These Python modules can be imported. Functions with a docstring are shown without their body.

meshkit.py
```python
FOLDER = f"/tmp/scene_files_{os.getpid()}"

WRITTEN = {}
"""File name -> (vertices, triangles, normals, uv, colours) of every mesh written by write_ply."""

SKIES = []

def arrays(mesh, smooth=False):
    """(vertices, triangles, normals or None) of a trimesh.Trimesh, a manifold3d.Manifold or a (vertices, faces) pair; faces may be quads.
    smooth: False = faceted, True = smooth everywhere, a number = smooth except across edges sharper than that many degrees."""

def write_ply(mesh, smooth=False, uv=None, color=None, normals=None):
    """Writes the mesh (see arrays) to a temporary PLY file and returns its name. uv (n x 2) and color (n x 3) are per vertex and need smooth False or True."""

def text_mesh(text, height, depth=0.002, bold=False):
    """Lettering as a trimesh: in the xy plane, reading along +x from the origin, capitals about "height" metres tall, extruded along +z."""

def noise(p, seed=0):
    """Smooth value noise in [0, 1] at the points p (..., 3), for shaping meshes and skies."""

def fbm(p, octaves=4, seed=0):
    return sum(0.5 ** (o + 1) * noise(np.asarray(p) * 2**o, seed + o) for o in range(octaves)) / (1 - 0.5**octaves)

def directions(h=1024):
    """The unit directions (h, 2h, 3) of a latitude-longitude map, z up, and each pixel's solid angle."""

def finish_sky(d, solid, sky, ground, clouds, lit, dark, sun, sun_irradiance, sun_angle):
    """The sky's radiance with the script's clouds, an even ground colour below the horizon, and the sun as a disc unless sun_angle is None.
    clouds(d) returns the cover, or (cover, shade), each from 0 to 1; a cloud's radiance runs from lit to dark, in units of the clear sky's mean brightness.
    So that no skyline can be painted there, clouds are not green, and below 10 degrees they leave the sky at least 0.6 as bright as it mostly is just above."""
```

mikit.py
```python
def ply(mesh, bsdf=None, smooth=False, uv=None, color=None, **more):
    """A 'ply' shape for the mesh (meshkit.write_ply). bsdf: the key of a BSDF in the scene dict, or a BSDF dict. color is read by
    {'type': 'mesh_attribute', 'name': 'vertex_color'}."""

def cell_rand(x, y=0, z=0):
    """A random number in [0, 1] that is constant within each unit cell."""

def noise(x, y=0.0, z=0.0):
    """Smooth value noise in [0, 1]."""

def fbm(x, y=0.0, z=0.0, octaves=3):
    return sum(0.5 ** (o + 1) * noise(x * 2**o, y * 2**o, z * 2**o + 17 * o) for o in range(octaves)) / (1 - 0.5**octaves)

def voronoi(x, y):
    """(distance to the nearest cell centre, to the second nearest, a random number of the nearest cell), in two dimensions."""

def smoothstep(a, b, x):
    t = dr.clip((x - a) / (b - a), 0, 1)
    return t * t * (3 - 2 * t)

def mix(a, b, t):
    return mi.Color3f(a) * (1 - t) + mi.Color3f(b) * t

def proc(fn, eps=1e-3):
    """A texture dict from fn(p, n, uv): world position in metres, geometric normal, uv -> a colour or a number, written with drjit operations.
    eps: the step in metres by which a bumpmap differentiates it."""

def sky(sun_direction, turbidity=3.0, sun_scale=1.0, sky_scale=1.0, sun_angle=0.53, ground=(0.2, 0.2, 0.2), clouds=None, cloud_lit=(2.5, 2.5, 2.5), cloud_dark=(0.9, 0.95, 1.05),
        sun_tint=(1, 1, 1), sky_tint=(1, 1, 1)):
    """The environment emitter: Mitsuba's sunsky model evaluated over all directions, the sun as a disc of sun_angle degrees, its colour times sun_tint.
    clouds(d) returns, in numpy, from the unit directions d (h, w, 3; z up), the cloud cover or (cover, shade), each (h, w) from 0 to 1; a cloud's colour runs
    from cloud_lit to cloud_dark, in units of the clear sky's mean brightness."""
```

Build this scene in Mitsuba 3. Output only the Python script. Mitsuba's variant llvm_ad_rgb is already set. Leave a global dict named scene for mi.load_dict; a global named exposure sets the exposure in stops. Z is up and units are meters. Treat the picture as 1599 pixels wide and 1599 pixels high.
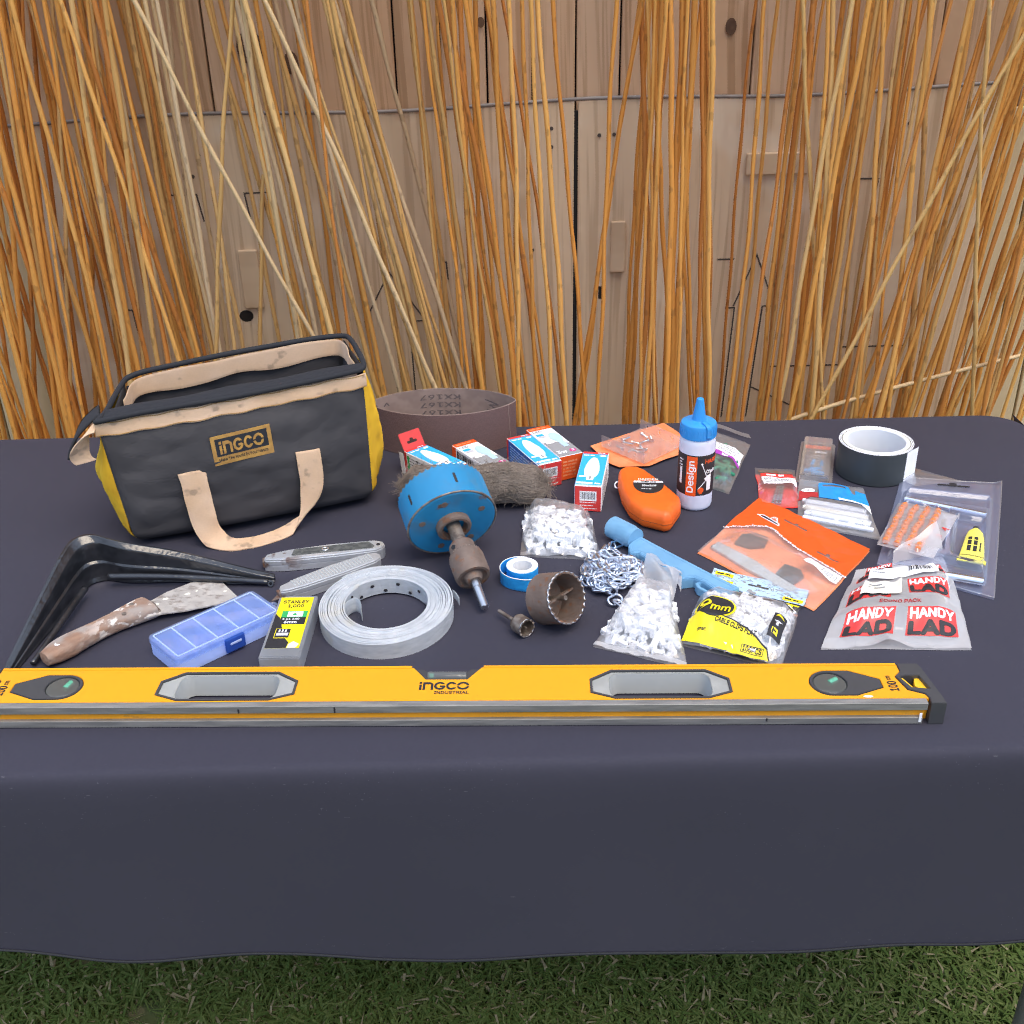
import math, random
import numpy as np, trimesh, shapely, manifold3d as m3
from shapely.geometry import Polygon, Point, box as sbox, LineString
from shapely import affinity
from shapely.ops import unary_union
import mitsuba as mi, mikit, meshkit
import drjit as dr

random.seed(7)
rng = np.random.default_rng(7)
T = mi.ScalarTransform4f
scene, labels = {}, {}

# ------------------------------------------------------------------ camera, sky, exposure
def camera_pose():
    p, y, r = np.radians([28.0, 0.39, 1.27])           # looking down, slightly right, slightly rolled
    f = np.array([math.sin(y) * math.cos(p), math.cos(y) * math.cos(p), -math.sin(p)])
    rt = np.array([math.cos(y), -math.sin(y), 0.0])
    dn = np.cross(f, rt)
    up = rt * math.sin(r) - dn * math.cos(r)
    o = np.array([0.0, 0.0, 1.435])
    return T().look_at(origin=o.tolist(), target=(o + f).tolist(), up=up.tolist())

scene['camera'] = {'type': 'perspective', 'fov': 49.98, 'fov_axis': 'x', 'near_clip': 0.05, 'far_clip': 400.0, 'to_world': camera_pose()}
def overcast(d):
    """thin even cloud, brighter overhead than at the horizon, with broad soft breaks"""
    up = np.clip(d[..., 2], 0, 1)
    n = meshkit.fbm(d * 2.2 + 3.0, 3, 4)
    return 0.55 + 0.3 * n, np.clip(1.05 - 1.05 * up + 0.5 * (n - 0.5), 0, 1)
scene['sky'] = mikit.sky((0.24, -0.38, 0.90), turbidity=3, sun_scale=0.30, sun_angle=40, clouds=overcast, cloud_lit=(2.1, 2.45, 3.10), cloud_dark=(0.74, 0.85, 1.05))
exposure = 2.9

# ------------------------------------------------------------------ materials
def rgb(c): return {'type': 'rgb', 'value': [float(x) for x in c]}
def mat(name, c, rough=0.6, metal=0.0, spec=0.5, bump=None, **kw):
    tex = c if isinstance(c, dict) else rgb(c)
    b = {'type': 'principled', 'base_color': tex, 'roughness': rough, 'metallic': float(metal), **({} if spec is None else {'specular': float(spec)}), **kw}
    if bump is not None:
        b = {'type': 'bumpmap', 'arbitrary': bump[0], 'scale': float(bump[1]), 'bsdf': b}
    scene['mat_' + name] = {'type': 'twosided', 'bsdf': b}
def P(fn, eps=1e-3): return mikit.proc(fn, eps)
def V(c): return mi.Color3f(*[float(x) for x in c])
nz, fb, mix, sst = mikit.noise, mikit.fbm, mikit.mix, mikit.smoothstep
def speck(c1, c2, s, lo=0.35, hi=0.65, sx=1, sy=1, sz=1):
    return P(lambda p, n, uv: mix(V(c1), V(c2), sst(lo, hi, fb(p.x * s * sx, p.y * s * sy, p.z * s * sz))))

def cloth_col(p, n, uv):
    weave = nz(p.x * 900, p.y * 900, p.z * 900)
    lint = sst(0.90, 0.94, nz(p.x * 420 + 7, p.y * 420, p.z * 420)) * sst(0.55, 0.7, nz(p.x * 14, p.y * 14 + 3, p.z * 14))
    c = mix(V((0.029, 0.029, 0.045)), V((0.037, 0.036, 0.054)), fb(p.x * 9, p.y * 9, p.z * 9) * 0.6 + weave * 0.4)
    return mix(c, V((0.16, 0.16, 0.18)), lint * 0.3)
mat('cloth', P(cloth_col), 0.8, spec=0.3, sheen=0.6, sheen_tint=0.3)
mat('bag_fabric', speck((0.044, 0.043, 0.048), (0.057, 0.055, 0.060), 22), 0.75, spec=0.3, bump=(P(lambda p, n, uv: nz(p.x * 700, p.y * 700, p.z * 700) * 0.5 + fb(p.x * 45, p.y * 45, p.z * 45)), 0.0015))
mat('bag_trim', (0.022, 0.024, 0.030), 0.8, spec=0.3)
mat('webbing', P(lambda p, n, uv: mix(mix(V((0.68, 0.51, 0.38)), V((0.58, 0.38, 0.22)), fb(p.x * 30, p.y * 30, p.z * 30)), V((0.16, 0.12, 0.10)),
    sst(0.62, 0.80, fb(p.x * 70, p.y * 70, p.z * 70)) * 0.5 + 0.12 * nz(p.x * 900, p.y * 900, p.z * 900))), 0.9, spec=0.2)
mat('bag_yellow', speck((0.70, 0.42, 0.025), (0.55, 0.31, 0.02), 35, 0.4, 0.8), 0.75, spec=0.3)
mat('patch_gold', speck((0.42, 0.24, 0.06), (0.33, 0.18, 0.05), 120), 0.5)
mat('ink', (0.018, 0.018, 0.022), 0.55)
mat('paper', (0.78, 0.79, 0.82), 0.6)
mat('paper_cream', (0.72, 0.69, 0.60), 0.7)
mat('grey_print', (0.27, 0.28, 0.30), 0.45)
mat('silver_print', (0.55, 0.56, 0.60), 0.4)
mat('red', (0.60, 0.045, 0.04), 0.4)
mat('red_dull', (0.40, 0.03, 0.035), 0.45)
mat('pink', (0.62, 0.03, 0.22), 0.45)
mat('blue_card', (0.02, 0.26, 0.68), 0.4)
mat('blue_dark', (0.02, 0.10, 0.36), 0.4)
mat('blue_print', (0.03, 0.40, 0.80), 0.4)
mat('pale_blue_print', (0.42, 0.60, 0.82), 0.45)
mat('orange_card', (0.74, 0.092, 0.014), 0.35)
mat('orange_soft', speck((0.78, 0.27, 0.12), (0.70, 0.21, 0.08), 40), 0.6)
mat('yellow_print', (0.82, 0.68, 0.012), 0.4)
mat('green_print', (0.03, 0.36, 0.10), 0.45)
mat('purple_print', (0.36, 0.05, 0.40), 0.45)
mat('belt_out', speck((0.125, 0.078, 0.075), (0.160, 0.105, 0.102), 900), 0.9, spec=0.2)
mat('belt_in', speck((0.30, 0.225, 0.20), (0.25, 0.185, 0.165), 60), 0.8, spec=0.2)
mat('belt_ink', (0.12, 0.095, 0.095), 0.8)
mat('wool', speck((0.24, 0.195, 0.160), (0.30, 0.245, 0.205), 60), 0.6, 0.2)
mat('wool_dark', speck((0.24, 0.195, 0.160), (0.30, 0.245, 0.205), 60), 0.8)
mat('blue_paint', P(lambda p, n, uv: mix(mix(V((0.015, 0.20, 0.41)), V((0.05, 0.17, 0.30)), sst(.5, .75, fb(p.x * 25, p.y * 25, p.z * 25, 4))), V((0.13, 0.085, 0.06)), sst(0.68, 0.76, fb(p.x * 42 + 3, p.y * 42 + 1, p.z * 42 + 5, 4)))), 0.38)
mat('rust', P(lambda p, n, uv: mix(mix(V((0.125, 0.085, 0.068)), V((0.23, 0.18, 0.155)), fb(p.x * 90, p.y * 90, p.z * 90, 4)), V((0.20, 0.10, 0.06)), sst(0.55, 0.75, fb(p.x * 160, p.y * 160 + 9, p.z * 160)))), 0.65, 0.35,
    bump=(P(lambda p, n, uv: fb(p.x * 500, p.y * 500, p.z * 500)), 0.0006))
mat('rust_grey', speck((0.15, 0.115, 0.095), (0.27, 0.23, 0.20), 130), 0.5, 0.6)
mat('steel', speck((0.42, 0.43, 0.45), (0.56, 0.57, 0.60), 60), 0.28, 1.0)
mat('chrome', (0.76, 0.81, 0.89), 0.16, 1.0)
mat('galv', P(lambda p, n, uv: mix(mix(V((0.44, 0.49, 0.54)), V((0.72, 0.75, 0.78)), fb(p.x * 90, p.y * 90, p.z * 260, 4)), V((0.60, 0.57, 0.46)), sst(0.6, 0.8, fb(p.x * 40 + 5, p.y * 40, p.z * 40)) * 0.6)), 0.42, 0.35)
mat('alloy', speck((0.20, 0.20, 0.195), (0.30, 0.295, 0.28), 30, .25, .75, sx=1, sy=8, sz=8), 0.5, 0.45)
mat('level_yellow', P(lambda p, n, uv: mix(V((0.76, 0.315, 0.012)), V((0.34, 0.17, 0.05)), sst(0.72, 0.80, fb(p.x * 55, p.y * 160, p.z * 160, 4)) * 0.6)), 0.35)
mat('dark_plastic', (0.045, 0.047, 0.052), 0.45)
mat('mid_plastic', speck((0.27, 0.28, 0.27), (0.31, 0.32, 0.31), 50), 0.5)
mat('pale_plastic', (0.38, 0.40, 0.40), 0.5)
mat('slot_yellow', (0.80, 0.45, 0.02), 0.4)
mat('bubble', (0.10, 0.36, 0.24), 0.15)
mat('bracket_black', speck((0.012, 0.013, 0.016), (0.020, 0.021, 0.025), 60), 0.20, spec=0.8, bump=(P(lambda p, n, uv: fb(p.x * 260, p.y * 260, p.z * 260)), 0.0005))
mat('scraper_wood', P(lambda p, n, uv: mix(mix(mix(V((0.19, 0.105, 0.07)), V((0.32, 0.20, 0.135)), fb((p.x + p.y) * 30, (p.x - p.y) * 210, p.z * 120, 4)), V((0.30, 0.275, 0.255)), sst(0.30, 0.80, fb(p.x * 55, p.y * 55 + 4, p.z * 55, 4)) * 0.85),
    V((0.66, 0.62, 0.57)), sst(0.54, 0.66, fb(p.x * 120 + 2, p.y * 120, p.z * 120, 4)) * sst(-0.475, -0.435, p.x))), 0.7,
    bump=(P(lambda p, n, uv: fb(p.x * 220, p.y * 220, p.z * 220, 4)), 0.002))
mat('scraper_blade', P(lambda p, n, uv: mix(mix(V((0.34, 0.32, 0.30)), V((0.54, 0.51, 0.47)), fb(p.x * 90, p.y * 90, 0, 4)), V((0.15, 0.11, 0.09)), sst(0.45, 0.90, fb(p.x * 120, p.y * 190 + 3, 0, 4)) * 0.7)), 0.65, 0.2,
    bump=(P(lambda p, n, uv: fb(p.x * 300, p.y * 300, p.z * 300, 4)), 0.0025))
mat('knife_grey', P(lambda p, n, uv: mix(mix(V((0.52, 0.54, 0.57)), V((0.66, 0.68, 0.71)), fb(p.x * 60, p.y * 60, p.z * 60)), V((0.20, 0.11, 0.08)), sst(0.55, 0.7, fb(p.x * 80 + 3, p.y * 80, p.z * 80)) * sst(-0.235, -0.285, p.x))), 0.30, 0.55)
mat('knife_inset', speck((0.05, 0.055, 0.055), (0.10, 0.105, 0.10), 300), 0.6)
mat('blue_tape', (0.02, 0.30, 0.72), 0.35, bump=(P(lambda p, n, uv: fb(p.x * 200, p.y * 200, p.z * 200)), 0.0008))
mat('white_plastic', (0.78, 0.80, 0.83), 0.4)
mat('reel_orange', speck((0.79, 0.135, 0.014), (0.74, 0.12, 0.012), 40), 0.42)
mat('cap_blue', (0.03, 0.27, 0.68), 0.3)
mat('bottle_white', {'type': 'rgb', 'value': [0.62, 0.66, 0.80]}, 0.35)
mat('grip_blue', speck((0.155, 0.345, 0.54), (0.135, 0.315, 0.51), 50), 0.45)
mat('tape_black', (0.035, 0.042, 0.046), 0.5)
mat('strip_orange', (0.68, 0.20, 0.06), 0.6)
mat('plug_green', (0.03, 0.22, 0.13), 0.45)
mat('plug_blue', (0.03, 0.32, 0.66), 0.4)
mat('dowel', (0.62, 0.66, 0.74), 0.45)
mat('tube_yellow', (0.74, 0.66, 0.12), 0.4)
mat('screw', (0.60, 0.61, 0.63), 0.25, 1.0)
mat('table_top', (0.6, 0.6, 0.58), 0.5)
mat('leg_steel', (0.12, 0.12, 0.12), 0.4, 0.3)
# clear and frosted films
def film(name, w, col=(0.8, 0.8, 0.82), tint=None):
    thin = {'type': 'thindielectric', 'int_ior': 1.5}
    if tint: thin['specular_transmittance'] = rgb(tint)
    scene['mat_' + name] = {'type': 'blendbsdf', 'weight': float(w), 'a': thin,
        'b': {'type': 'principledthin', 'base_color': rgb(col), 'roughness': 0.5, 'diff_trans': 1.0, 'spec_trans': 0.0}}
film('film_clear', 0.15)
film('film_milky', 0.24)
film('film_frost', 0.60, (0.86, 0.86, 0.88))
film('pvc', 0.17, (0.62, 0.68, 0.90), (0.90, 0.93, 1.0))
film('acrylic', 0.16, (0.75, 0.75, 0.78))
film('organizer_blue', 0.84, (0.66, 0.78, 1.0), (0.84, 0.90, 1.0))
film('organizer_wall', 0.85, (0.72, 0.82, 1.0))
film('organizer_lid', 0.20, (0.62, 0.75, 1.0), (0.84, 0.90, 1.0))
film('blade_case', 0.55, (0.55, 0.58, 0.62))
film('vial', 0.40, (0.34, 0.36, 0.35))
film('organizer_latch', 0.80, (0.06, 0.16, 0.55), (0.4, 0.5, 0.9))

# fence, reeds, lawn
def grain(p, c1, c2, c3, off):
    g = fb((p.x + off) * 26, p.y * 26, p.z * 2.2 + off)
    ring = fb((p.x + 0.03 * nz(p.z * 3, p.x * 3)) * 150, 0.0, p.z * 3 + off)
    return mix(mix(V(c1), V(c2), g), V(c3), sst(0.48, 0.72, ring) * 0.8)
for i, (a, b, c) in enumerate([((.48, .32, .20), (.58, .40, .26), (.36, .22, .125)), ((.50, .35, .23), (.60, .44, .31), (.39, .26, .16)), ((.45, .30, .185), (.55, .385, .255), (.34, .21, .12))]):
    mat('plank_%d' % i, P(lambda p, n, uv, a=a, b=b, c=c, i=i: grain(p, a, b, c, i * 3.7)), 0.75, spec=0.25)
mat('knot', speck((0.075, 0.04, 0.022), (0.12, 0.065, 0.035), 60), 0.7)
mat('plywood', P(lambda p, n, uv: mix(grain(p, (.58, .45, .31), (.66, .53, .38), (.47, .35, .23), 1.3), V((.68, .59, .47)), sst(0.58, 0.72, fb(p.x * 7, 2.0, p.z * 7)) * 0.7)), 0.75, spec=0.25)
mat('block', speck((.50, .37, .24), (.56, .43, .29), 30, sx=.3), 0.8)
mat('chip_pale', speck((.62, .54, .43), (.5, .41, .3), 60), 0.85)
mat('hole', (0.012, 0.010, 0.009), 0.9)
mat('mark', (0.07, 0.055, 0.045), 0.8)
mat('trim_grey', speck((0.20, 0.18, 0.17), (0.27, 0.25, 0.24), 30), 0.7)
mat('seam_black', (0.025, 0.024, 0.024), 0.8)
mat('cream_wood', speck((.50, .40, .24), (.58, .47, .30), 12, sz=.15), 0.7)
REED = {'orange': [((.66, .295, .060), (.50, .200, .038)), ((.70, .350, .085), (.54, .240, .050)), ((.56, .225, .050), (.41, .150, .032)), ((.72, .395, .115), (.57, .280, .068))],
        'tan': [((.62, .39, .15), (.50, .29, .10)), ((.66, .44, .19), (.54, .33, .13)), ((.55, .32, .11), (.43, .23, .07))],
        'pale': [((.60, .44, .25), (.50, .35, .18)), ((.56, .43, .28), (.47, .34, .20))]}
for k, l in REED.items():
    for i, (a, b) in enumerate(l):
        mat('reed_%s_%d' % (k, i), P(lambda p, n, uv, a=a, b=b: mix(mix(V(a), V(b), fb(p.x * 60, p.y * 60, p.z * 5)), V((.12, .06, .03)), sst(0.74, 0.86, nz(p.x * 170, p.y * 170, p.z * 60)) * 0.35)), 0.5, spec=0.4)
mat('lawn', speck((0.095, 0.120, 0.045), (0.19, 0.18, 0.10), 45), 0.95)
for i, c in enumerate([(0.165, 0.235, 0.075), (0.205, 0.265, 0.095), (0.135, 0.210, 0.062), (0.44, 0.39, 0.25)]):
    scene['mat_grass_%d' % i] = {'type': 'principledthin', 'base_color': rgb(c), 'roughness': 0.5, 'diff_trans': 1.0, 'spec_trans': 0.0}

# ------------------------------------------------------------------ helpers
def numbered(k, d=None):
    if k not in USED:
        USED[k] = 0
        return k
    USED[k] += 1
    return '%s_%03d' % (k, USED[k])
USED = {}
def thing(name, label, cat, group=None):
    key = numbered(name)
    labels[key] = {'label': label, 'category': cat}
    if group: labels[key]['group'] = group
    return key
def put(parent, name, mesh, m, smooth=30, label=None, kind=None):
    key = numbered(parent + '__' + name)
    scene[key] = mikit.ply(mesh, 'mat_' + m, smooth)
    if label or kind: labels[key] = {k: v for k, v in (('label', label), ('kind', kind)) if v}
    return key
def whole(name, label, cat, mesh, m, smooth=30, group=None):
    key = thing(name, label, cat, group)
    scene[key] = mikit.ply(mesh, 'mat_' + m, smooth)
    return key
def setting(name, label, mesh, m, kind='structure', smooth=False):
    scene[name] = mikit.ply(mesh, 'mat_' + m, smooth)
    labels[name] = {'label': label, 'kind': kind}

def frame(o, yaw=0.0, tilt=0.0, roll=0.0):
    a = np.eye(4)
    a = trimesh.transformations.rotation_matrix(math.radians(yaw), [0, 0, 1]) @ trimesh.transformations.rotation_matrix(math.radians(tilt), [1, 0, 0]) @ trimesh.transformations.rotation_matrix(math.radians(roll), [0, 1, 0])
    a[:3, 3] = o
    return a
def axes(o, x, y, z):
    a = np.eye(4)
    a[:3, 0], a[:3, 1], a[:3, 2], a[:3, 3] = x, y, z, o
    return a
def along(o, d, up=(0, 0, 1)):
    """frame whose z runs along d"""
    z = np.array(d, float); z /= np.linalg.norm(z)
    x = np.cross(up, z); x /= np.linalg.norm(x)
    return axes(o, x, np.cross(z, x), z)
def tf(mesh, *ms):
    m = mesh.copy()
    for a in ms: m.apply_transform(a)
    return m
def mv(mesh, x=0, y=0, z=0): return tf(mesh, trimesh.transformations.translation_matrix([x, y, z]))
def cat(*l): return trimesh.util.concatenate([x for x in l])
def from_m3(m):
    q = m.to_mesh()
    return trimesh.Trimesh(q.vert_properties[:, :3], q.tri_verts, process=False)
def to_m3(t): return m3.Manifold(m3.Mesh(np.asarray(t.vertices, np.float32), np.asarray(t.faces, np.uint32)))
def rbox(sx, sy, sz, r=0.001, seg=8, c=(0, 0, 0)):
    """rounded box resting on z = 0, centred in x and y"""
    r = min(r, sx / 2.01, sy / 2.01, sz / 2.01)
    s = m3.Manifold.sphere(r, seg)
    m = m3.Manifold.batch_hull([s.translate([x, y, z]) for x in (-sx / 2 + r, sx / 2 - r) for y in (-sy / 2 + r, sy / 2 - r) for z in (r, sz - r)])
    return mv(from_m3(m), *c)
def box(x0, x1, y0, y1, z0, z1):
    return trimesh.creation.box(bounds=[[x0, y0, z0], [x1, y1, z1]])
def prism(poly, h, z=0.0):
    ps = [g for g in getattr(poly, 'geoms', [poly]) if g.area > 1e-10]
    return mv(cat(*[trimesh.creation.extrude_polygon(g, h, engine='earcut') for g in ps]), 0, 0, z)
def cprism(poly, h, c=0.001, z=0.0):
    """prism of a convex-ish outline with its upper edge rounded in two steps"""
    poly = poly.simplify(1e-5)
    parts = [to_m3(prism(poly, h - c)), to_m3(prism(poly.buffer(-c * 0.3), h - c * 0.3)), to_m3(prism(poly.buffer(-c), h))]
    return mv(from_m3(parts[0] + parts[1] + parts[2]), 0, 0, z)
def lathe(prof, n=40):
    return trimesh.creation.revolve(np.array(prof, float), sections=n)
def ring(ri, ro, h, n=48, c=0.0006):
    return lathe([(ri, 0), (ro - c, 0), (ro, c), (ro, h - c), (ro - c, h), (ri + c, h), (ri, h - c), (ri, 0)], n)
def cyl(r, h, n=24, c=0.0):
    c = c or min(r, h) * 0.08
    return lathe([(0, 0), (r - c, 0), (r, c), (r, h - c), (r - c, h), (0, h)], n)
def tube(pts, rad, sides=8, closed=False):
    p = np.asarray(pts, float)
    n = len(p)
    if closed: t = np.roll(p, -1, 0) - np.roll(p, 1, 0)
    else: t = np.gradient(p, axis=0)
    t /= np.linalg.norm(t, axis=1, keepdims=True) + 1e-12
    a = np.cross(t[0], [0.31, 0.2, 0.93]); a /= np.linalg.norm(a)
    A = []
    for k in range(n):
        a = a - t[k] * (a @ t[k]); a /= np.linalg.norm(a); A.append(a)
    A = np.array(A); B = np.cross(t, A)
    ang = np.arange(sides) * 2 * np.pi / sides
    r = np.broadcast_to(rad, (n,))[:, None, None]
    v = (p[:, None] + r * (np.cos(ang)[None, :, None] * A[:, None] + np.sin(ang)[None, :, None] * B[:, None])).reshape(-1, 3)
    m = n if closed else n - 1
    i, j = np.meshgrid(np.arange(m), np.arange(sides), indexing='ij')
    i2 = (i + 1) % n
    q = np.stack([i * sides + j, i * sides + (j + 1) % sides, i2 * sides + (j + 1) % sides, i2 * sides + j], -1).reshape(-1, 4)
    f = [q[:, [0, 1, 2]], q[:, [0, 2, 3]]]
    if not closed:
        v = np.vstack([v, p[:1], p[-1:]])
        k = np.arange(sides)
        f += [np.stack([(k + 1) % sides, k, k * 0 + n * sides], 1), np.stack([(n - 1) * sides + k, (n - 1) * sides + (k + 1) % sides, k * 0 + n * sides + 1], 1)]
    return trimesh.Trimesh(v, np.vstack(f), process=False)
def grid(S, nu, nv):
    u, v = np.meshgrid(np.linspace(0, 1, nu + 1), np.linspace(0, 1, nv + 1), indexing='ij')
    p = S(u.ravel(), v.ravel())
    i, j = np.meshgrid(np.arange(nu), np.arange(nv), indexing='ij')
    k = (i * (nv + 1) + j).ravel()
    q = np.stack([k, k + nv + 1, k + nv + 2, k + 1], 1)
    return trimesh.Trimesh(p, np.vstack([q[:, [0, 1, 2]], q[:, [0, 2, 3]]]), process=False)
def shell(S, nu, nv, th):
    """a closed sheet of real thickness on the surface S"""
    a = grid(S, nu, nv)
    n = trimesh.geometry.weighted_vertex_normals(len(a.vertices), a.faces, a.face_normals, a.face_angles) if len(a.vertices) else 0
    v2 = a.vertices - n * th
    N = len(a.vertices)
    f = [a.faces, a.faces[:, ::-1] + N]
    idx = np.arange(N).reshape(nu + 1, nv + 1)
    loop = np.concatenate([idx[:-1, 0], idx[-1, :-1], idx[:0:-1, -1], idx[0, :0:-1]])
    l2 = np.roll(loop, -1)
    f += [np.stack([loop, loop + N, l2], 1), np.stack([l2, loop + N, l2 + N], 1)]
    return trimesh.Trimesh(np.vstack([a.vertices, v2]), np.vstack(f), process=False)
def catmull(pts, n):
    from scipy.interpolate import CubicSpline
    p = np.asarray(pts, float)
    s = np.concatenate([[0], np.cumsum(np.linalg.norm(np.diff(p, axis=0), axis=1))])
    return CubicSpline(s, p)(np.linspace(0, s[-1], n))
def ribbon(pts, wid, n=40, th=0.0015, noise=0.0):
    """a strap through the points; wid gives the half-width vector at each"""
    c = catmull(pts, n)
    p, wid = np.asarray(pts, float), np.asarray(wid, float)
    s = np.concatenate([[0], np.cumsum(np.linalg.norm(np.diff(p, axis=0), axis=1))]) / np.linalg.norm(np.diff(p, axis=0), axis=1).sum()
    kn = s if len(wid) == len(p) else np.linspace(0, 1, len(wid))
    w = np.column_stack([np.interp(np.linspace(0, 1, n), kn, wid[:, i]) for i in range(3)])
    def S(u, v):
        k = np.clip((u * (n - 1)).round().astype(int), 0, n - 1)
        q = c[k] + w[k] * (2 * v - 1)[:, None]
        if noise: q = q + noise * (meshkit.noise(q * 60)[:, None] - 0.5)
        return q
    return shell(S, n - 1, 6, th)
def text(s, h, w=None, bold=True, depth=0.0003):
    m = meshkit.text_mesh(s, h, depth, bold)
    b = m.bounds
    m.apply_translation([-b[0, 0], 0, 0])
    if w: m.apply_scale([w / (b[1, 0] - b[0, 0]), 1, 1])
    return m
def centred(m):
    b = m.bounds
    return mv(m, -(b[0, 0] + b[1, 0]) / 2, -(b[0, 1] + b[1, 1]) / 2, 0)
def drape(mesh, S, W, H, off=0.0004, edge=0.004):
    """lay a flat print on the surface S(u, v)"""
    v, f = trimesh.remesh.subdivide_to_size(mesh.vertices, mesh.faces, edge, max_iter=12)
    p = S(v[:, 0] / W, v[:, 1] / H)
    p[:, 2] += off + v[:, 2]
    return trimesh.Trimesh(p, f, process=False)
def rect(x0, y0, x1, y1, r=0.0):
    b = sbox(x0, y0, x1, y1)
    return b.buffer(-r).buffer(r, 6) if r else b
def lines_of_print(x0, y0, x1, n, dy, h, seed=1):
    """rows of small type too fine to read: short bars of word length"""
    r = random.Random(seed); out = []
    for k in range(n):
        x = x0
        end = x1 - r.random() * (x1 - x0) * 0.35
        while x < end:
            w = min((0.5 + r.random() * 2.2) * h * 1.6, end - x)
            out.append(sbox(x, y0 - k * dy, x + w, y0 - k * dy + h)); x += w + h * 0.7
    return unary_union(out)
def scrawl(h, w):
    """a printed word that cannot be read in the photograph"""
    return prism(lines_of_print(0, 0, w, 1, 1, h, 3), .0003)
def barcode(x0, y0, x1, y1, seed=1):
    r = random.Random(seed); out = []; x = x0
    while x < x1:
        w = r.choice([0.5, 0.5, 1, 1.5]) * (x1 - x0) / 32
        out.append(sbox(x, y0, min(x + w, x1), y1)); x += w + r.choice([0.6, 1, 1.4]) * (x1 - x0) / 32
    return unary_union(out)
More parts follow.
